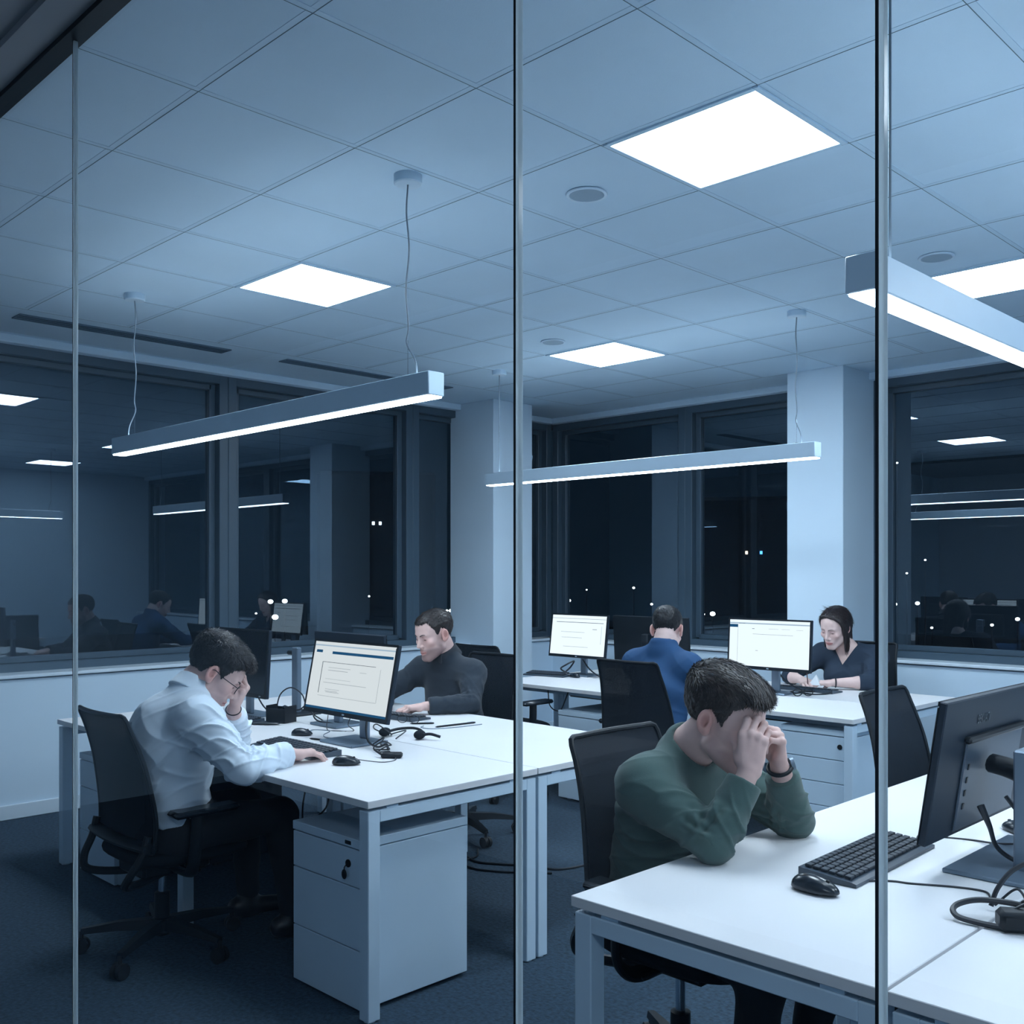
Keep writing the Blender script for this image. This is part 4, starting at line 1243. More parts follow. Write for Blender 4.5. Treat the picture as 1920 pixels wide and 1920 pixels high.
# right foreground cables
cable('thin black cable running from the keyboard behind the monitor at the right edge', [(-1.19, 2.775, 0.75), (-1.21, 2.84, 0.752), (-1.175, 2.90, Z), (-1.10, 2.93, Z), (-1.03, 2.91, 0.75), (-0.98, 2.90, 0.76)], 0.0028)
cable('thin black mouse cable crossing the right foreground desk', [(-1.17, 2.32, 0.744), (-1.10, 2.40, Z), (-1.05, 2.42, Z), (-0.96, 2.47, Z), (-0.90, 2.48, Z), (-0.87, 2.43, Z), (-0.845, 2.405, 0.75)], 0.0025)
cable('thick black cable hanging from the back of the monitor at the right edge', [(-0.985, 2.68, 0.90), (-0.965, 2.685, 0.85), (-0.955, 2.70, 0.80), (-0.93, 2.72, 0.77), (-0.89, 2.72, 0.76)], lambda t: 0.010 - 0.004 * min(1, t * 3))
cable('second black cable from the monitor at the right edge down to the desk', [(-0.975, 2.83, 0.90), (-0.95, 2.85, 0.86), (-0.92, 2.88, 0.83), (-0.88, 2.90, 0.80), (-0.84, 2.90, 0.76)], 0.006)
cable('large flat loop of thick black cable at the right edge, nearest the camera', [(-0.74, 2.36, 0.765), (-0.80, 2.33, 0.775), (-0.855, 2.30, 0.775), (-0.885, 2.26, 0.765), (-0.872, 2.235, 0.752), (-0.82, 2.235, 0.748), (-0.76, 2.25, 0.748), (-0.70, 2.28, 0.75)], 0.0065)
cable('bent black cable standing up from the cable loop at the right edge', [(-0.845, 2.36, 0.75), (-0.835, 2.375, 0.79), (-0.81, 2.40, 0.83), (-0.77, 2.43, 0.85), (-0.72, 2.46, 0.83)], 0.0055)
cable('thin black wires tangled in the cable loop at the right edge', [(-0.83, 2.34, 0.76), (-0.79, 2.36, 0.80), (-0.76, 2.33, 0.77), (-0.80, 2.30, 0.76), (-0.77, 2.27, 0.78), (-0.74, 2.31, 0.80), (-0.78, 2.35, 0.77), (-0.72, 2.30, 0.755)], 0.0028)
t = thing('power_brick', 'black power brick lying in the cable loop at the right edge', 'power brick', (-0.745, 2.275, 0.74), 0.6)
m = MB(); m.box((0, 0, 0.022), (0.11, 0.055, 0.044), 0.010); m.build('casing', BLACK, t)
m = MB(); m.cyl((0.05, 0, 0.02), (0.075, 0, 0.02), 0.009, 0.005, n=12); m.build('strain_relief', RUBBER, t)

# back desk clutter
cable('tangle of black cable beside the small lit monitor\'s foot', [(-4.90, 5.46, 0.76), (-4.94, 5.44, 0.79), (-4.88, 5.42, 0.82), (-4.84, 5.47, 0.85), (-4.90, 5.50, 0.80), (-4.86, 5.40, 0.765), (-4.80, 5.44, Z)], 0.006)
cable('black cable from the small lit monitor to the man in blue\'s chair', [(-4.80, 5.52, 0.86), (-4.72, 5.50, 0.80), (-4.60, 5.46, 0.76), (-4.48, 5.44, Z)], 0.005)
cable('black cable coil on the back desk in front of the woman', [(-3.24, 5.76, Z), (-3.14, 5.66, 0.75), (-3.06, 5.70, Z), (-3.02, 5.80, 0.75), (-3.10, 5.84, Z), (-3.18, 5.72, 0.752), (-3.26, 5.64, Z)], 0.006)
cable('black cable from the brightest monitor across the back desk', [(-3.30, 5.62, 0.90), (-3.26, 5.66, 0.82), (-3.20, 5.74, 0.76), (-3.16, 5.80, Z)], 0.005)
t = thing('eyeglasses', 'dark folded eyeglasses on the back desk in front of the woman', 'glasses', (-3.09, 5.58, 0.74), 0.9)
for s_ in (-1, 1):
    m = MB(); m.tube([(s_ * 0.034 + 0.028 * math.cos(a), 0, 0.024 + 0.021 * math.sin(a)) for a in np.linspace(0, 2 * PI, 12, endpoint=False)], 0.0030, 6, True, 2); m.build('rim', BLACK, t)
    m = MB(); m.tube([(s_ * 0.062, 0, 0.03), (s_ * 0.05, 0.07, 0.02), (s_ * 0.0, 0.10, 0.006)], 0.0028, 6); m.build('temple', BLACK, t)
cable('thin black cable looping under the back desk\'s left half', [(-4.62, 4.96, 0.70), (-4.58, 4.94, 0.60), (-4.50, 4.95, 0.58), (-4.44, 4.96, 0.70)], 0.004)
# ------------------------------------------------------------------ people
def ring_d(P, c, ax, R, r, h=0.0):
    c, ax = V3(c), nrm(ax)
    X, Y, Z = P[0] - c[0], P[1] - c[1], P[2] - c[2]
    a = X * ax[0] + Y * ax[1] + Z * ax[2]
    rad = np.sqrt(np.maximum(X * X + Y * Y + Z * Z - a * a, 0))
    if h == 0:
        return np.sqrt((rad - R) ** 2 + a * a) - r
    return np.sqrt((rad - R + 0.25 * (a)) ** 2 + np.maximum(np.abs(a) - h / 2, 0) ** 2) - r

def finger_chain(base, F, N, T, lens, curl, spread):
    pts = [base]
    a = 0.0
    Fs = nrm(F + T * spread)
    for L, c in zip(lens, curl):
        a += c
        pts.append(pts[-1] + L * (math.cos(a) * Fs + math.sin(a) * N))
    return pts

def hand_joints(W, F, N, side, s, curls, spreads, thumb):
    """side +1 right, -1 left; N is the way the palm faces."""
    F = nrm(F); N = nrm(V3(N) - F * (V3(N) @ F))
    T = np.cross(F, N) * side
    off = [(0.088, 0.027), (0.092, 0.008), (0.087, -0.011), (0.078, -0.028)]
    lens = [(0.042, 0.025, 0.021), (0.046, 0.029, 0.022), (0.042, 0.027, 0.022), (0.033, 0.020, 0.018)]
    out = []
    for i in range(4):
        b = W + s * (F * off[i][0] + T * off[i][1] - N * (0.004 if i in (1, 2) else 0.001))
        out.append(finger_chain(b, F, N, T, [s * x for x in lens[i]], curls[i], spreads[i]))
    o, n1, b1, b2 = thumb      # outward angle, toward palm, bends
    tb = W + s * (F * 0.022 + T * 0.024 + N * 0.008)
    d = nrm(F * math.cos(o) + T * math.sin(o) + N * n1)
    q = nrm(N * 0.6 - T * 0.7 + F * 0.2)
    p1 = tb + s * 0.044 * d
    d2 = nrm(d + q * b1); p2 = p1 + s * 0.034 * d2
    d3 = nrm(d2 + q * b2); p3 = p2 + s * 0.027 * d3
    return out, [tb, p1, p2, p3], F, N, T

def hand_ops(Fd, W, hd, s):
    side = hd['side']
    fingers, th, F, N, T = hand_joints(W, hd['F'], hd['N'], side, s, hd['curl'], hd.get('spread', (0.10, 0.02, -0.06, -0.14)), hd.get('thumb', (0.7, 0.3, 0.3, 0.3)))
    for i, ch in enumerate(fingers):
        Fd.cap(W + s * (T * (0.014, 0.005, -0.006, -0.014)[i]), ch[0], 0.0155 * s, (0.0125, 0.0128, 0.0120, 0.0108)[i] * s, k=0.010)
    Fd.ell(W + s * (F * 0.032 + T * 0.022 + N * 0.010), (0.019 * s, 0.017 * s, 0.019 * s), k=0.015)
    Fd.ell(W + s * (F * 0.030 - T * 0.018 + N * 0.008), (0.015 * s, 0.015 * s, 0.015 * s), k=0.015)
    rr = [(0.0098, 0.0088, 0.0080, 0.0068), (0.0100, 0.0090, 0.0082, 0.0070), (0.0095, 0.0086, 0.0078, 0.0066), (0.0084, 0.0074, 0.0068, 0.0058)]
    for i, ch in enumerate(fingers):
        for j in range(3):
            Fd.cap(ch[j], ch[j + 1], rr[i][j] * s, rr[i][j + 1] * s, k=0.0035)
        Fd.ell(ch[0] - N * 0.003 * s, (0.0105 * s,) * 3, k=0.006)
        Fd.ell(ch[1] - N * 0.001 * s, (0.0093 * s * rr[i][1] / 0.0088,) * 3, k=0.004)
    tr = (0.0150, 0.0118, 0.0102, 0.0080)
    for j in range(3):
        Fd.cap(th[j], th[j + 1], tr[j] * s, tr[j + 1] * s, k=0.008 if j == 0 else 0.004)
    return fingers, th, N

def fist(a, b, c):
    return [(a, b, c)] * 4

def strands(Vl, Nl, style, rng, count):
    pick = rng.choice(len(Vl), size=count, replace=len(Vl) < count)
    p = Vl[pick] + rng.normal(0, 0.0012, (count, 3)); n = Nl[pick]
    top = sstep(0.045, 0.105, p[:, 2])[:, None]
    frnt = sstep(0.03, 0.085, p[:, 1])[:, None]
    down = np.array([[0.0, -0.25, -1.0]]); jit = rng.normal(0, 1, (count, 3))
    if style == 'woman':
        sx = np.sign(p[:, :1] + 1e-4)
        d = np.concatenate([sx * 0.9 * top, -0.15 + 0 * top, -0.45 - 0.6 * (1 - top)], 1) + jit * 0.05
        L = rng.uniform(0.03, 0.06, count); lift = 0.03; w0 = 0.0011
    elif style == 'tuft':
        d = top * np.array([[0.35, 1.0, 0.10]]) + (1 - top) * down + jit * 0.22
        L = (0.007 + 0.020 * top[:, 0] + 0.010 * top[:, 0] * frnt[:, 0]) * rng.uniform(0.7, 1.2, count); lift = 0.10 + 0.30 * top; w0 = 0.0015
    elif style == 'short':
        d = top * np.array([[0.2, 0.7, 0.25]]) + (1 - top) * down + jit * 0.38
        L = (0.008 + 0.024 * top[:, 0]) * rng.uniform(0.6, 1.25, count); lift = 0.15 + 0.60 * top; w0 = 0.0015
    else:
        d = top * np.array([[0.1, 1.0, 0.0]]) + (1 - top) * down + jit * 0.2
        L = (0.005 + 0.008 * top[:, 0]) * rng.uniform(0.7, 1.2, count); lift = 0.15 + 0.20 * top; w0 = 0.0016
    d = d - n * (d * n).sum(1, keepdims=True)
    d /= np.linalg.norm(d, axis=1, keepdims=True) + 1e-9
    K = 4
    pts = [p - n * 0.0015]
    for k in range(K):
        t = k / K
        dd = d + n * (lift * (1 - 1.3 * t)) + np.array([[0, 0, -0.25 * t]])
        dd /= np.linalg.norm(dd, axis=1, keepdims=True)
        pts.append(pts[-1] + dd * (L / K)[:, None])
    w = np.cross(d, n)
    w /= np.linalg.norm(w, axis=1, keepdims=True) + 1e-9
    V = []
    for k in range(K + 1):
        q = w0 * (1 - (k / K) ** 1.5 * 0.9)
        V += [pts[k] - w * q, pts[k] + w * q]
    V = np.stack(V, 1).reshape(-1, 3)
    b = np.arange(count)[:, None] * (2 * (K + 1))
    Q = np.concatenate([b + np.array([[2 * k, 2 * k + 1, 2 * k + 3, 2 * k + 2]]) for k in range(K)], 0)
    return V, Q.astype(np.int32), np.repeat(rng.choice([0.45, 0.7, 1.0, 1.5, 2.3], count), 2 * (K + 1))

def cut_end(Fd, p, ax, r=0.075, L=0.35):
    """slice a sleeve off flat at p; ax points towards the hand."""
    p, ax = V3(p), nrm(ax)
    q = p + ax * L
    def fn(P):
        X, Y, Z = P[0] - p[0], P[1] - p[1], P[2] - p[2]
        a = X * ax[0] + Y * ax[1] + Z * ax[2]
        rad = np.sqrt(np.maximum(X * X + Y * Y + Z * Z - a * a, 0))
        return np.maximum(np.maximum(-a, a - L), rad - r)
    Fd.op(np.minimum(p, q) - r, np.maximum(p, q) + r, fn, 0.003, 's')

def arm_folds(V, N, S, E, W, amp, seed, slack=1.0):
    """displacement along the normal for cloth bunching at an elbow, spiralling on the forearm and hanging off the upper arm."""
    disp = np.zeros(len(V))
    ub = nrm(S - E); fb = nrm(W - E)
    inner = nrm(ub + fb)
    for a, b, part in ((S, E, 0), (E, W, 1)):
        L = np.linalg.norm(b - a); ax = (b - a) / L
        q = V - a; t = q @ ax; r = q - t[:, None] * ax; rad = np.linalg.norm(r, axis=1)
        m = sstep(0.115, 0.085, rad) * sstep(-0.02, 0.06 if part == 0 else 0.01, t) * sstep(L + 0.02, L - 0.005, t)
        side = (r / (rad[:, None] + 1e-9)) @ inner
        other = (r / (rad[:, None] + 1e-9)) @ np.cross(ax, inner)
        near = (L - t) if part == 0 else t
        ph = noise(V * 8, seed) * 2.2
        bunch = np.exp(-(near / 0.075) ** 2) * sstep(-0.55, 0.5, side)
        w1 = np.sin(2 * PI * near / 0.030 + ph + 1.2 * other)
        ang = np.arctan2(other, side)
        long_ = np.sin(2 * PI * t / (0.24 if part == 0 else 0.13) + 2.0 * ang + 1.2 * ph + seed)
        ridge = (1 - np.abs(long_)) ** 3
        disp += m * amp * (bunch * 0.5 * w1 + slack * (0.9 * ridge - 0.25) * (1 - 0.5 * bunch))
    return disp

def torso_folds(V, N, spec, amp, seed):
    c, side, f = spec['chest'], spec['side'], spec['front']
    q = V - c
    a, b, z = q @ side, q @ f, q[:, 2]
    wx = noise(np.c_[a, b, z] * 4, seed) * 0.35
    u = z * 1.0 + 0.42 * np.abs(a) * np.sign(1) + 0.35 * b
    n1 = noise(np.c_[u * 16 + wx * 4, a * 3.0, b * 3.0], seed + 3)
    n2 = noise(np.c_[(z - 0.7 * np.abs(a) - 0.35 * b) * 24 + wx * 5, a * 3, b * 4], seed + 9)
    r = (1 - np.abs(n1)) ** 4 * 1.2 + (1 - np.abs(n2)) ** 4 * 0.8
    low = sstep(0.16, -0.12, z)
    return amp * (0.45 + 0.55 * low) * (r - 0.55)

def person(sp):
    rng = np.random.default_rng(sp['seed'])
    root = thing('person', sp['label'], 'person', tuple(sp['pelvis'][:2]) + (0,))
    O = V3(*sp['pelvis'][:2], 0)
    g = {k: V3(v) for k, v in sp.items() if k in ('pelvis', 'chest', 'neck', 'head', 'SR', 'SL', 'ER', 'EL', 'WR', 'WL')}
    side = nrm(V3(*(g['SR'] - g['SL'])[:2], 0)); front = np.cross((0, 0, 1), side)
    g['side'], g['front'] = side, front
    k = sp.get('girth', 1.0); h = sp['h']; hs = sp.get('hs', 1.1)
    HM = head_matrix(sp['look'], sp.get('pitch', 0), sp.get('roll', 0)); H = g['head']
    def to_head(P):
        X, Y, Z = P[0] - H[0], P[1] - H[1], P[2] - H[2]
        return [(X * HM[0, i] + Y * HM[1, i] + Z * HM[2, i]) / hs for i in range(3)]
    fem = sp.get('fem', False)
    waist = g['pelvis'] * 0.55 + g['chest'] * 0.45 - front * 0.01
    upper = g['chest'] * 0.45 + (g['SR'] + g['SL']) * 0.275
    ptsall = np.array([g[q] for q in ('pelvis', 'chest', 'neck', 'head', 'SR', 'SL', 'ER', 'EL', 'WR', 'WL')])
    lo = ptsall.min(0) - 0.26; hi = ptsall.max(0) + 0.26
    hb = H - HM[:, 1] * 0.035 * hs - HM[:, 2] * 0.055 * hs
    def torso(Fd, e, kk=0.05):
        Fd.slab(g['pelvis'], waist, side, (0.162 * k + e, 0.125 * k + e), (0.150 * k + e, 0.112 * k + e), k=kk)
        Fd.slab(waist, g['chest'], side, (0.150 * k + e, 0.112 * k + e), (0.165 * k + e, 0.115 * k + e), k=kk)
        Fd.slab(g['chest'], upper, side, (0.165 * k + e, 0.115 * k + e), (0.150 * k + e, 0.092 * k + e), k=kk)
        if fem:
            for sx in (-1, 1):
                Fd.ell(g['chest'] + side * sx * 0.072 + front * 0.085 + V3(0, 0, 0.0), (0.062 + e,) * 3, k=0.05)
        Fd.cap(g['SR'] - side * 0.01, g['SL'] + side * 0.01, 0.058 * k + e, k=kk)
        nb = g['neck']
        for s_ in ('SR', 'SL'):
            Fd.cap(nb - V3(0, 0, 0.01), g[s_] + V3(0, 0, 0.005), 0.048 * k + e, 0.052 * k + e, k=0.045)
    def arms(Fd, e, upto=(1.0, 1.0)):
        for s_, e_, w_, u in (('SR', 'ER', 'WR', upto[0]), ('SL', 'EL', 'WL', upto[1])):
            S, E_, W = g[s_], g[e_], g[w_]
            mid = S * 0.55 + E_ * 0.45
            Fd.cap(S, mid, 0.053 * k + e, 0.050 * k + e, k=0.06)
            Fd.cap(mid, E_, 0.050 * k + e, 0.040 * k + e, k=0.02)
            b = E_ + (W - E_) * 0.30
            Fd.cap(E_, b, 0.039 * k + e, 0.041 * k + e, k=0.02)
            end = E_ + (W - E_) * u
            r1 = (0.041 + (0.0265 - 0.041) * (u - 0.30) / 0.70) * k
            Fd.cap(b, end, 0.041 * k + e, r1 + e, k=0.015)
    # --- body: one continuous skin surface
    Fd = Field(lo, hi, h)
    torso(Fd, -0.012)
    arms(Fd, -0.002)
    Fd.cap(g['neck'] - (hb - g['neck']) * 0.25, hb, 0.062 * hs * (0.86 if fem else 1), 0.056 * hs * (0.84 if fem else 1), k=0.025)
    hl = H - 0.19 * hs; hh = H + 0.19 * hs
    Fd.op(hl, hh, lambda P: (head_d(to_head(P), fem) * hs).astype(np.float32), 0.018, 'u', pad=0.0)
    hands = {}
    for w_, key in (('WR', 'RH'), ('WL', 'LH')):
        hands[key] = hand_ops(Fd, g[w_], sp[key], sp.get('hand', 1.0))
    V, Q = keep_main(*Fd.mesh())
    del Fd
    V = relax(V, Q, 1, 0.35)
    L = (V - H) @ HM / hs
    inhead = sstep(0.19, 0.14, np.linalg.norm(L, axis=1))
    T = np.ones((len(V), 3))
    def blend(m, c):
        nonlocal T
        T = T * (1 - m[:, None]) + T * np.array(c) * m[:, None]
    ax = np.abs(L[:, 0]); M = (ax, L[:, 1], L[:, 2])
    lip = sstep(0.0035, 0.0005, np.minimum(d_cap(M, (0.004, 0.0965, -0.0655), (0.021, 0.0865, -0.0685), 0.0046, 0.003), d_cap(M, (0.0, 0.0960, -0.0765), (0.018, 0.0870, -0.0730), 0.0056, 0.0035)))
    blend(lip * inhead, (0.93, 0.72, 0.72) if not fem else (0.96, 0.62, 0.63))
    blend(sstep(0.004, 0.0, d_cap(M, (0.0, 0.1010, -0.0708), (0.023, 0.0890, -0.0705), 0.0012, 0.0012)) * inhead, (0.5, 0.35, 0.35))
    blend(sstep(0.03, 0.0, d_ell(M, (0.045, 0.07, -0.025), (0.012, 0.01, 0.01))) * inhead * 0.5, (1.0, 0.84, 0.82))
    blend(sstep(0.010, 0.0, d_ell(M, (0.082, -0.008, 0.0), (0.010, 0.022, 0.032))) * inhead, (1.0, 0.80, 0.77))
    blend(sstep(0.0048, 0.0010, d_cap(M, (0.019, 0.0905, -0.0065), (0.043, 0.0865, -0.0055), 0.001, 0.001)) * inhead, (0.16, 0.13, 0.13))
    blend(sstep(0.012, 0.0, d_ell(M, (0.031, 0.090, 0.002), (0.016, 0.008, 0.009))) * inhead * 0.6, (0.80, 0.70, 0.72))
    blend(sstep(0.003, -0.001, d_ell(M, (0.0885, -0.007, 0.001), (0.0085, 0.0095, 0.0165))) * inhead * 0.8, (0.52, 0.38, 0.38))  # shade of the ear hollow painted into the tint
    if not fem:
        st = np.maximum(sstep(-0.045, -0.066, L[:, 2]), sstep(-0.02, -0.05, L[:, 2]) * sstep(0.05, 0.02, L[:, 1])) * sstep(-0.005, 0.02, L[:, 1]) * sstep(-0.135, -0.115, L[:, 2]) * sp.get('stubble', 0.4)
        blend(np.clip(st * inhead * (1 - lip) * 1.0, 0, 1), (0.44, 0.41, 0.43))
        sb = sstep(0.02, 0.0, np.abs(L[:, 1] - 0.022) ) * sstep(-0.05, -0.01, L[:, 2]) * sstep(0.05, 0.065, ax) * (L[:, 2] < 0.05)
        blend(sb * 0.5 * inhead, (0.55, 0.52, 0.52))
    for key in hands:
        fg, th, N = hands[key]
        for ch in fg + [th]:
            kn = np.linalg.norm(V - ch[-3], axis=1)
            blend(sstep(0.014, 0.004, kn) * 0.45, (1.0, 0.82, 0.80))
            tip = ch[-1] - N * 0.006; nd = np.linalg.norm(V - tip, axis=1)
            blend(sstep(0.009, 0.006, nd) * 0.6, (1.0, 0.88, 0.88))
    fine = noise(V * 90, 5) * 0.03 + noise(V * 25, 8) * 0.03
    T *= (1 + fine)[:, None]
    me_obj('body', V - O, Q.astype(np.int32), sp.get('skin', SKIN), root, True, None, T)
    # --- hair: a cap with the short strands standing off it
    hsx = sp.get('hairh', h)
    Hf = Field(-V3(.14, .16, .20), V3(.14, .16, .19), hsx)
    Hf.F[:] = hair_d((Hf.ax[0][:, None, None], Hf.ax[1][None, :, None], Hf.ax[2][None, None, :]), sp['hair']).astype(np.float32)
    hv, hq = keep_main(*Hf.mesh())
    hv = relax(hv, hq, 1, 0.4)
    hn = vnormals(hv, hq)
    out = d_ell((hv[:, 0], hv[:, 1], hv[:, 2]), (0, -0.018, 0.04), (0.070, 0.092, 0.074)) > 0
    st = {'woman': 60, 'tuft': 70, 'short': 70, 'crop': 90}[sp['hair']]
    fr = np.array([[st, st * 0.25, st * 0.6]]) if sp['hair'] != 'woman' else np.array([[st * 2, st * 2, 10]])
    hv = hv + hn * (0.0022 * noise(hv * fr * 2.2, 4) + 0.0014 * noise(hv * 160, 6))[:, None] * out[:, None]
    ok = out & (hn @ V3(0, 0, 0.2) > -0.5)
    sv, sq, sc = strands(hv[ok], hn[ok], sp['hair'], rng, sp.get('strands', 3500))
    ht = 0.75 + 0.35 * noise(hv * fr * 1.5, 2)
    A = np.concatenate([hv, sv]); B = np.concatenate([hq, sq + len(hv)]).astype(np.int32)
    tt = np.concatenate([ht, sc])
    me_obj('hair', (A * hs) @ HM.T + H - O, B, sp['hairmat'], root, True, None, np.c_[tt, tt, tt])
    for s_ in (-1, 1):
        b = MB()
        b.tube([HM @ (hs * V3(s_ * x, y, z)) + H - O for x, y, z in ((0.012, 0.0945, 0.0155), (0.024, 0.0925, 0.0205), (0.036, 0.0870, 0.0215), (0.047, 0.0755, 0.0160))],
               lambda t: hs * (0.0046 if not fem else 0.0032) * (1 - 0.55 * t) , n=8, sub=5, flat=0.55)
        b.build('eyebrow', sp['hairmat'] if not fem else sp['hairmat'], root)
    # --- upper garment
    e = sp.get('ease', 0.010); gh = sp.get('gh', 0.006)
    G = Field(lo, hi, gh)
    torso(G, e * 0.6, 0.055)
    up = sp.get('sleeve', (0.92, 0.92))
    for hc, hr in sp.get('hump', []): G.ell(hc, hr, k=0.09)
    arms(G, e, up)
    cuff = sp.get('cuff', 0.05)
    for s_, e_, w_, u in (('SR', 'ER', 'WR', up[0]), ('SL', 'EL', 'WL', up[1])):
        E_, W = g[e_], g[w_]; ax_ = nrm(W - E_); end = E_ + (W - E_) * u
        if cuff:
            rr = 0.0285 * k + e + 0.006
            G.cap(end - ax_ * cuff, end, rr + 0.003, rr, k=0.004)
        cut_end(G, end - ax_ * 0.004, ax_)
    nax = nrm(hb - g['neck'])
    r_n = sp.get('neckr', 0.064) * hs
    nb = g['neck'] + nax * sp.get('neckup', 0.0)
    if sp.get('collar'): G.cap(nb - nax * 0.03, nb + nax * sp.get('cutup', 0.012), r_n + 0.0055, k=0.03)
    G.cap(nb + nax * sp.get('cutup', 0.012), nb + nax * 0.20, r_n, r_n, k=0.01, mode='s')
    if sp.get('vneck'):
        def vcut(P):
            X, Y, Zz = P[0] - nb[0], P[1] - nb[1], P[2] - nb[2]
            s1 = np.abs(X * side[0] + Y * side[1]); f1 = X * front[0] + Y * front[1]
            return np.maximum(np.maximum((s1 - 0.62 * (Zz + 0.125)) * 0.85, 0.01 - f1 + 0 * Zz), s1 - r_n * 1.1 + 0 * Zz)
        G.op(nb - 0.2, nb + 0.2, vcut, 0.006, 's')
    col = sp.get('collar')
    if col == 'crew':
        G.op(nb - 0.12, nb + 0.12, lambda P: ring_d(P, nb + nax * sp.get('ringup', 0.026), nax, r_n + 0.002, 0.0080, 0.012), 0.006)
    G.plane((0, 0, g['pelvis'][2] + 0.01), (0, 0, -1), 0.01)
    V, Q = keep_main(*G.mesh())
    del G
    V = relax(V, Q, 2, 0.4)
    N = vnormals(V, Q)
    fa = sp.get('fold', 0.005)
    disp = arm_folds(V, N, g['SR'], g['ER'], g['WR'], fa, sp['seed'], sp.get('slack', 0.8)) + arm_folds(V, N, g['SL'], g['EL'], g['WL'], fa, sp['seed'] + 5, sp.get('slack', 0.8))
    dn = np.linalg.norm(V - nb, axis=1)
    disp += torso_folds(V, N, g, fa * sp.get('tfold', 1.0), sp['seed'] + 20) * sstep(0.07, 0.16, dn)
    for e_, w_, u in (('ER', 'WR', up[0]), ('EL', 'WL', up[1])):
        end = g[e_] + (g[w_] - g[e_]) * u
        disp *= sstep(0.05, 0.115, np.linalg.norm(V - end, axis=1)) * 0.9 + 0.1
    V = V + N * disp[:, None]
    V = relax(V, Q, 1, 0.3)
    N = vnormals(V, Q)
    me_obj(sp['garment'], V - O, Q.astype(np.int32), sp['cloth'], root, True, None)
    if col == 'shirt':
        K = Field(nb - 0.15, nb + 0.17, 0.0035)
        P = (K.ax[0][:, None, None], K.ax[1][None, :, None], K.ax[2][None, None, :])
        R0 = r_n + 0.001
        ca = nrm(nax + front * 0.15)
        d = ring_d(P, nb + nax * 0.020, ca, R0, 0.0032, 0.066)
        X = (P[0] - nb[0]) * front[0] + (P[1] - nb[1]) * front[1] + 0 * P[2]
        sd = np.abs((P[0] - nb[0]) * side[0] + (P[1] - nb[1]) * side[1] + 0 * P[2])
        d2 = ring_d(P, nb + nax * 0.020, ca, R0 + 0.0085, 0.0032, 0.060)
        d = smin(d, d2, 0.006)
        d = smax(d, -np.maximum(sd - sp.get('throat', 0.016), sp.get('throatx', 0.03) - X) * 0.8, 0.002)
        K.F[:] = d.astype(np.float32)
        for s_ in ((-1, 1) if 'throat' not in sp else ()):
            a = nb + front * (r_n + 0.004) + side * s_ * 0.022 + nax * 0.016
            K.slab(a, a + front * 0.012 + side * s_ * 0.030 - V3(0, 0, 0.045), side, (0.024, 0.004), (0.010, 0.003), k=0.006)
        kv, kq = keep_main(*K.mesh())
        kv = relax(kv, kq, 1, 0.4)
        me_obj('collar', kv - O, kq.astype(np.int32), sp.get('collarmat', sp['cloth']), root, True, None)
    # --- trousers and shoes
    if 'knees' in sp:
        kn = [V3(x) for x in sp['knees']]; an = [V3(x) for x in sp['ankles']]
        pv = g['pelvis']
        al = np.array([pv] + kn + an)
        Tf = Field(al.min(0) - 0.22, al.max(0) + 0.22, 0.008)
        Tf.slab(pv + V3(0, 0, 0.05), pv - V3(0, 0, 0.03), side, (0.162 * k, 0.128 * k), (0.165 * k, 0.13 * k), k=0.04)
        for i, s_ in ((0, 1), (1, -1)):
            hip = pv + side * s_ * 0.085 - V3(0, 0, 0.02)
            Tf.cap(hip, kn[i], 0.085 * k, 0.062 * k, k=0.04)
            Tf.cap(kn[i], an[i] + V3(0, 0, 0.02), 0.060 * k, 0.046, k=0.03)
        tv, tq = keep_main(*Tf.mesh())
        tn = vnormals(tv, tq)
        tv = tv + tn * (0.006 * (1 - np.abs(noise(tv * np.array([[9, 9, 16]]), 3))) ** 2)[:, None]
        me_obj('trousers', tv - O, tq.astype(np.int32), TROUSER, root, True, None)
        for i in (0, 1):
            d = V3(sp.get('toes', front)); d = nrm(V3(d[0], d[1], 0))
            sh = Field(an[i] - 0.26, an[i] + 0.26, 0.007)
            a = V3(an[i][0], an[i][1], 0.045)
            sh.slab(a - d * 0.05, a + d * 0.15, np.cross(d, (0, 0, 1)), (0.038, 0.042), (0.042, 0.030), k=0.02)
            sh.cap(a + V3(0, 0, 0.0), a + V3(0, 0, 0.055), 0.040, 0.042, k=0.03)
            sh.plane((0, 0, 0.004), (0, 0, -1))
            shv, shq = keep_main(*sh.mesh())
            me_obj('shoe', shv - O, shq.astype(np.int32), SHOE, root, True, 50)
    sp['_head'] = (H, HM, hs, O, root, g)
    return root
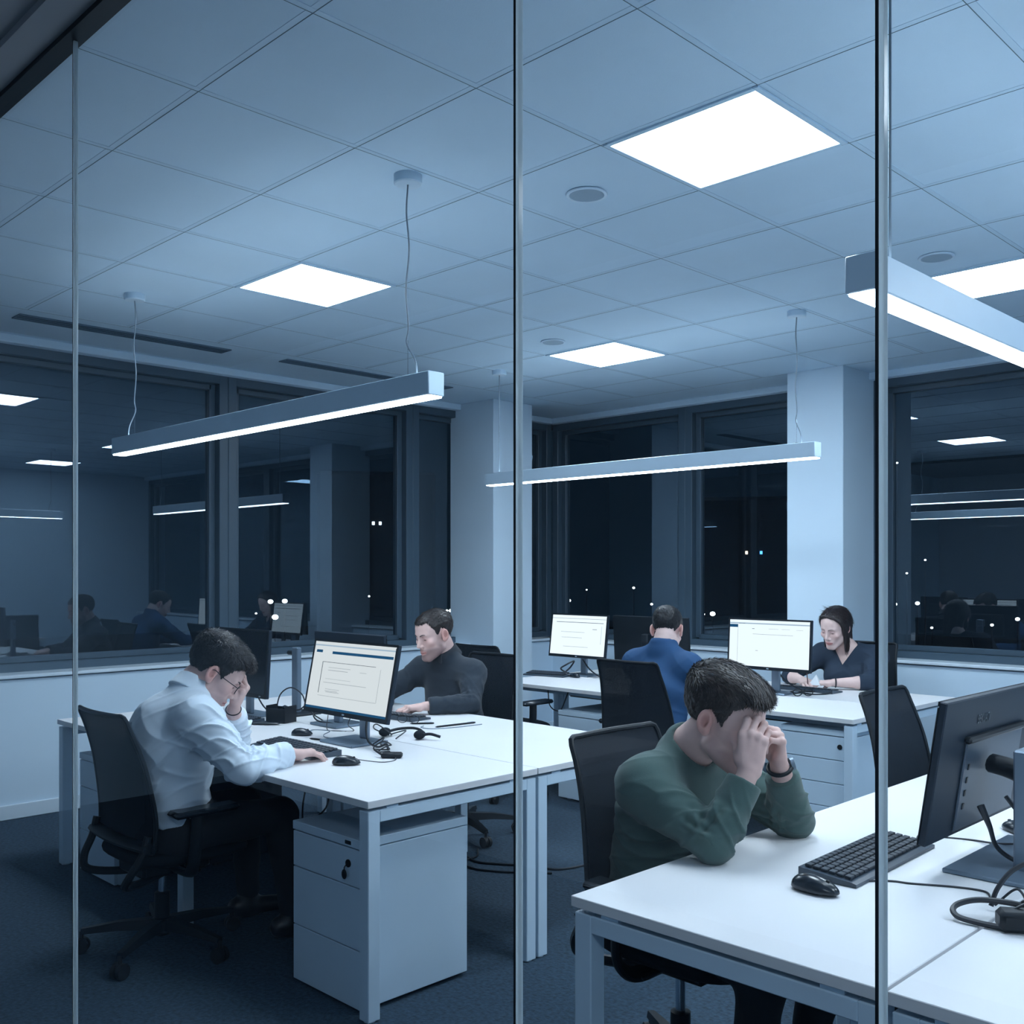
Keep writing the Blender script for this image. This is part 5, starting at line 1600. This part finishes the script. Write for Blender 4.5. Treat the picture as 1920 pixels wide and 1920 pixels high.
# ------------------------------------------------------------------ the five people
GREEN = dict(
    label='man in a dark green sweater, elbows on the right desk, both hands over his eyes', seed=3, h=0.0026, gh=0.0045, hairh=0.003, hs=1.12, girth=1.04, hand=1.06,
    pelvis=(-1.80, 2.42, 0.52), chest=(-1.76, 2.42, 0.80), neck=(-1.70, 2.42, 0.985), head=(-1.570, 2.406, 1.09), look=(1, 0.06), pitch=0.30, roll=0.0,
    SR=(-1.72, 2.24, 0.905), SL=(-1.72, 2.60, 0.905), ER=(-1.495, 2.235, 0.788), EL=(-1.485, 2.625, 0.786), WR=(-1.450, 2.338, 0.970), WL=(-1.462, 2.510, 0.960),
    RH=dict(side=1, F=(0.06, 0.10, 1.0), N=(-0.62, 0.72, 0.1), curl=[(0.40, 1.35, 0.6), (0.45, 1.4, 0.6), (0.55, 1.4, 0.7), (0.70, 1.4, 0.7)], spread=(-0.30, -0.42, -0.52, -0.60), thumb=(0.25, 0.55, 0.3, 0.3)),
    LH=dict(side=-1, F=(0.05, -0.30, 1.0), N=(-0.55, -0.83, 0.05), curl=[(0.85, 1.15, 0.6), (0.95, 1.2, 0.6), (1.05, 1.25, 0.7), (1.15, 1.3, 0.7)], thumb=(0.35, 0.35, 0.4, 0.3)),
    hair='tuft', hairmat=HAIRB, strands=13000, garment='sweater', cloth=GREENKNIT, collar='crew', ringup=0.012, sleeve=(0.88, 0.84), cuff=0.06, fold=0.009, tfold=0.8, ease=0.012, slack=1.0, stubble=0.55,
    knees=[(-1.36, 2.26, 0.50), (-1.36, 2.58, 0.50)], ankles=[(-1.42, 2.27, 0.10), (-1.42, 2.58, 0.10)])
WHITE = dict(
    label='man in a white shirt at the left desk, rubbing his brow behind glasses', seed=11, h=0.0032, gh=0.0042, hairh=0.0034, hs=1.12, girth=1.08, hand=1.08,
    pelvis=(-3.75, 1.87, 0.52), chest=(-3.76, 1.885, 0.80), neck=(-3.752, 1.945, 1.018), head=(-3.725, 2.035, 1.092), look=(0.50, 0.87), pitch=0.64, roll=0.0,
    SR=(-3.585, 1.885, 0.93), SL=(-3.925, 2.005, 0.945), ER=(-3.365, 1.945, 0.772), EL=(-3.85, 2.20, 0.785), WR=(-3.425, 2.195, 0.782), WL=(-3.724, 2.118, 0.937),
    RH=dict(side=1, F=(0.03, 1.0, -0.10), N=(0.05, 0, -1.0), curl=[(0.25, 0.35, 0.3), (0.28, 0.4, 0.3), (0.32, 0.42, 0.3), (0.36, 0.45, 0.3)], thumb=(0.55, 0.35, 0.2, 0.2)),
    LH=dict(side=-1, F=(0.34, 0.34, 0.90), N=(-0.65, -0.70, 0.45), curl=[(0.75, 0.85, 0.4), (0.95, 1.0, 0.5), (1.2, 1.2, 0.7), (1.3, 1.3, 0.7)], thumb=(0.5, 0.7, 0.2, 0.2)),
    hair='short', hairmat=HAIRD, strands=13000, garment='shirt', cloth=WHITESHIRT, collar='shirt', cutup=0.03, throat=0.09, throatx=0.022, sleeve=(0.93, 0.84), cuff=0.07, fold=0.012, tfold=0.85, ease=0.016, slack=1.0, stubble=0.45, neckr=0.062,
    hump=[((-3.79, 1.85, 0.82), (0.165, 0.125, 0.19))],
    knees=[(-3.62, 2.27, 0.50), (-3.90, 2.27, 0.50)], ankles=[(-3.58, 2.30, 0.10), (-3.92, 2.30, 0.10)])
NAVY = dict(
    label='bearded man in a dark navy sweater over a dark collar, typing behind the lit monitor', seed=21, h=0.004, gh=0.007, hairh=0.004, hs=1.10, girth=0.98, hand=1.05,
    pelvis=(-4.29, 3.86, 0.52), chest=(-4.29, 3.82, 0.80), neck=(-4.295, 3.77, 1.015), head=(-4.30, 3.685, 1.145), look=(-0.05, -1), pitch=0.24, roll=-0.03,
    SR=(-4.49, 3.765, 0.93), SL=(-4.105, 3.80, 0.93), ER=(-4.60, 3.53, 0.785), EL=(-3.985, 3.675, 0.785), WR=(-4.36, 3.40, 0.79), WL=(-4.105, 3.455, 0.785),
    RH=dict(side=1, F=(0.45, -0.85, -0.12), N=(0, 0, -1), curl=[(0.25, 0.35, 0.3)] * 4, thumb=(0.5, 0.3, 0.2, 0.2)),
    LH=dict(side=-1, F=(-0.55, -0.85, -0.10), N=(0, 0, -1), curl=[(0.25, 0.35, 0.3), (0.3, 0.4, 0.3), (0.34, 0.42, 0.3), (0.38, 0.45, 0.3)], thumb=(0.5, 0.3, 0.2, 0.2)),
    hair='crop', hairmat=HAIRB, strands=7000, garment='sweater', cloth=NAVYKNIT, collar='shirt', cutup=0.026, collarmat=DARKSHIRT, sleeve=(0.94, 0.94), cuff=0.05, fold=0.006, tfold=0.8, ease=0.013, stubble=0.95,
    knees=[(-4.40, 3.46, 0.50), (-4.16, 3.46, 0.50)], ankles=[(-4.42, 3.50, 0.10), (-4.14, 3.50, 0.10)])
BLUE = dict(
    label='man in a royal blue top seen from behind, bent over the back desk', seed=31, h=0.0042, gh=0.007, hairh=0.004, hs=1.08, girth=1.06, hand=1.0,
    pelvis=(-3.46, 4.60, 0.52), chest=(-3.47, 4.66, 0.80), neck=(-3.50, 4.73, 1.068), head=(-3.525, 4.80, 1.155), look=(-0.38, 0.92), pitch=0.42,
    SR=(-3.30, 4.70, 0.955), SL=(-3.69, 4.72, 0.955), ER=(-3.30, 4.90, 0.785), EL=(-3.78, 4.94, 0.785), WR=(-3.47, 5.08, 0.785), WL=(-3.62, 5.12, 0.785),
    RH=dict(side=1, F=(-0.5, 0.85, -0.1), N=(0, 0, -1), curl=[(0.3, 0.4, 0.3)] * 4), LH=dict(side=-1, F=(0.3, 0.9, -0.1), N=(0, 0, -1), curl=[(0.3, 0.4, 0.3)] * 4),
    hair='crop', hairmat=HAIRD, strands=4000, garment='pullover', cloth=BLUECLOTH, collar='crew', ringup=0.014, cutup=0.016, sleeve=(0.93, 0.93), fold=0.006, tfold=0.7, ease=0.013, stubble=0.3, skin=SKINF,
    knees=[(-3.36, 5.0, 0.50), (-3.60, 5.0, 0.50)], ankles=[(-3.34, 4.98, 0.10), (-3.62, 4.98, 0.10)])
WOMAN = dict(
    label='woman with dark shoulder-length hair in a navy V-neck top, writing at the back desk', seed=41, h=0.004, gh=0.0065, hairh=0.004, hs=1.06, girth=0.98, hand=0.98, fem=True,
    pelvis=(-3.17, 6.38, 0.52), chest=(-3.17, 6.36, 0.80), neck=(-3.185, 6.335, 1.0), head=(-3.225, 6.245, 1.125), look=(-0.10, -1), pitch=0.34, roll=0.06,
    SR=(-3.355, 6.32, 0.935), SL=(-2.985, 6.345, 0.935), ER=(-3.50, 6.14, 0.79), EL=(-2.945, 6.155, 0.79), WR=(-3.345, 6.03, 0.785), WL=(-3.125, 6.03, 0.785),
    RH=dict(side=1, F=(0.72, -0.62, -0.10), N=(0.3, 0.1, -1), curl=[(0.5, 0.7, 0.4)] * 4, thumb=(0.4, 0.6, 0.3, 0.3)),
    LH=dict(side=-1, F=(-0.95, -0.25, -0.10), N=(-0.2, 0.1, -1), curl=[(0.4, 0.6, 0.4)] * 4, thumb=(0.4, 0.6, 0.3, 0.3)),
    hair='woman', hairmat=HAIRW, strands=4000, garment='top', cloth=NAVYTOP, vneck=True, collar=None, sleeve=(0.30, 0.30), cuff=0, fold=0.005, tfold=0.7, ease=0.010, skin=SKINF, neckr=0.070,
    knees=[(-3.28, 6.0, 0.50), (-3.06, 6.0, 0.50)], ankles=[(-3.28, 6.05, 0.10), (-3.06, 6.05, 0.10)])
for sp in (GREEN, WHITE, NAVY, BLUE, WOMAN):
    person(sp)

def worn(sp, fn):
    H, HM, hs, O, root, g = sp['_head']
    return fn(lambda *p: HM @ (hs * V3(*p)) + H - O, root, O, g)
def spectacles(P, root, O, g):
    m = MB()
    for s_ in (-1, 1):
        c = (s_ * 0.034, 0.1005, -0.003)
        m.tube([P(c[0] + 0.025 * math.cos(a), c[1] - 0.004 * abs(math.cos(a)) * (1 if s_ * math.cos(a) > 0 else 0), c[2] + 0.018 * math.sin(a)) for a in np.linspace(0, 2 * PI, 14, endpoint=False)], 0.0014, 6, True, 2)
        m.tube([P(s_ * 0.058, 0.097, 0.004), P(s_ * 0.073, 0.080, 0.006), P(s_ * 0.0785, 0.030, 0.008), P(s_ * 0.081, -0.004, 0.014), P(s_ * 0.083, -0.022, 0.004)], 0.0017, 6)
    m.tube([P(-0.010, 0.1015, 0.002), P(0, 0.1055, 0.006), P(0.010, 0.1015, 0.002)], 0.0014, 6)
    m.build('eyeglasses', BLACK, root)
worn(WHITE, spectacles)
def wrist_band(sp, wkey, ekey, t, R, r, mat, name, face=None):
    H, HM, hs, O, root, g = sp['_head']
    W, E = g[wkey], g[ekey]
    ax = nrm(W - E); c = W + ax * t - O
    M = np.array(frame_to(Vector(ax)))
    m = MB(); m.tube([Vector(c + M @ V3(R * math.cos(a), R * math.sin(a), 0)) for a in np.linspace(0, 2 * PI, 16, endpoint=False)], r, 8, True, 2)
    b = m.build(name, mat, root)
    if face is not None:
        f = nrm(V3(face) - ax * (V3(face) @ ax)); q = c + f * (R + 0.002)
        m = MB(); m.cyl(Vector(q - f * 0.004), Vector(q + f * 0.006), 0.019, 0.018, n=24); m.build('watch_case', GREYMETAL, b)
wrist_band(GREEN, 'WL', 'EL', -0.006, 0.033, 0.0058, BLACK, 'wristwatch', (0.6, 0.5, 0.2))
wrist_band(WHITE, 'WL', 'EL', -0.004, 0.0305, 0.0022, BLACK, 'bracelet')
wrist_band(WOMAN, 'WL', 'EL', -0.012, 0.029, 0.004, BLACK, 'bracelet')
# what the woman is writing with
t = thing('pen', 'thin dark pen in the woman\'s right hand', 'pen', (-3.262, 5.955, 0.80))
m = MB(); m.cyl((0, 0, -0.045), (-0.03, 0.03, 0.09), 0.0035, n=8); m.build('barrel', principled('pen_red', (0.10, 0.04, 0.04), 0.4), t)
t = thing('paper_note', 'small folded white paper between the woman\'s hands', 'paper', (-3.225, 5.975, 0.766))
m = MB(); m.add([(-0.04, -0.01, 0), (0.04, -0.01, 0), (0.035, 0.03, 0.0), (-0.035, 0.03, 0.0), (0.0, 0.015, 0.065), (0.0, 0.018, 0.066)], [(0, 1, 2, 3), (0, 1, 4), (2, 3, 5), (1, 2, 5, 4), (3, 0, 4, 5)]); m.build('paper_note', PAPER, t, False)
# ------------------------------------------------------------------ camera, world, look
cam = bpy.data.cameras.new('camera'); co = bpy.data.objects.new('camera', cam); C.objects.link(co)
cam.sensor_width = 36; cam.sensor_fit = 'HORIZONTAL'; cam.lens = 1900 / 1920 * 36
cam.shift_y = (1070 - 960) / 1920
co.location = (0, 0, 1.5); co.rotation_euler = (PI / 2, 0, PI / 4)
cam.clip_start = 0.05; cam.clip_end = 300
sc = bpy.context.scene
sc.camera = co
w = bpy.data.worlds.new('night'); sc.world = w; w.use_nodes = True
bg = w.node_tree.nodes['Background']; bg.inputs['Color'].default_value = (0.10, 0.30, 0.55, 1); bg.inputs['Strength'].default_value = 0.018
sc.view_settings.view_transform = 'Standard'
sc.view_settings.look = 'None'
sc.view_settings.exposure = 0.57
sc.cycles.use_denoising = True
sc.cycles.use_adaptive_sampling = True
sc.cycles.adaptive_threshold = 0.03
sc.cycles.max_bounces = 6
sc.cycles.diffuse_bounces = 4
sc.cycles.glossy_bounces = 3
sc.cycles.transparent_max_bounces = 12
sc.cycles.sample_clamp_indirect = 6
sc.cycles.caustics_reflective = False
sc.cycles.caustics_refractive = False
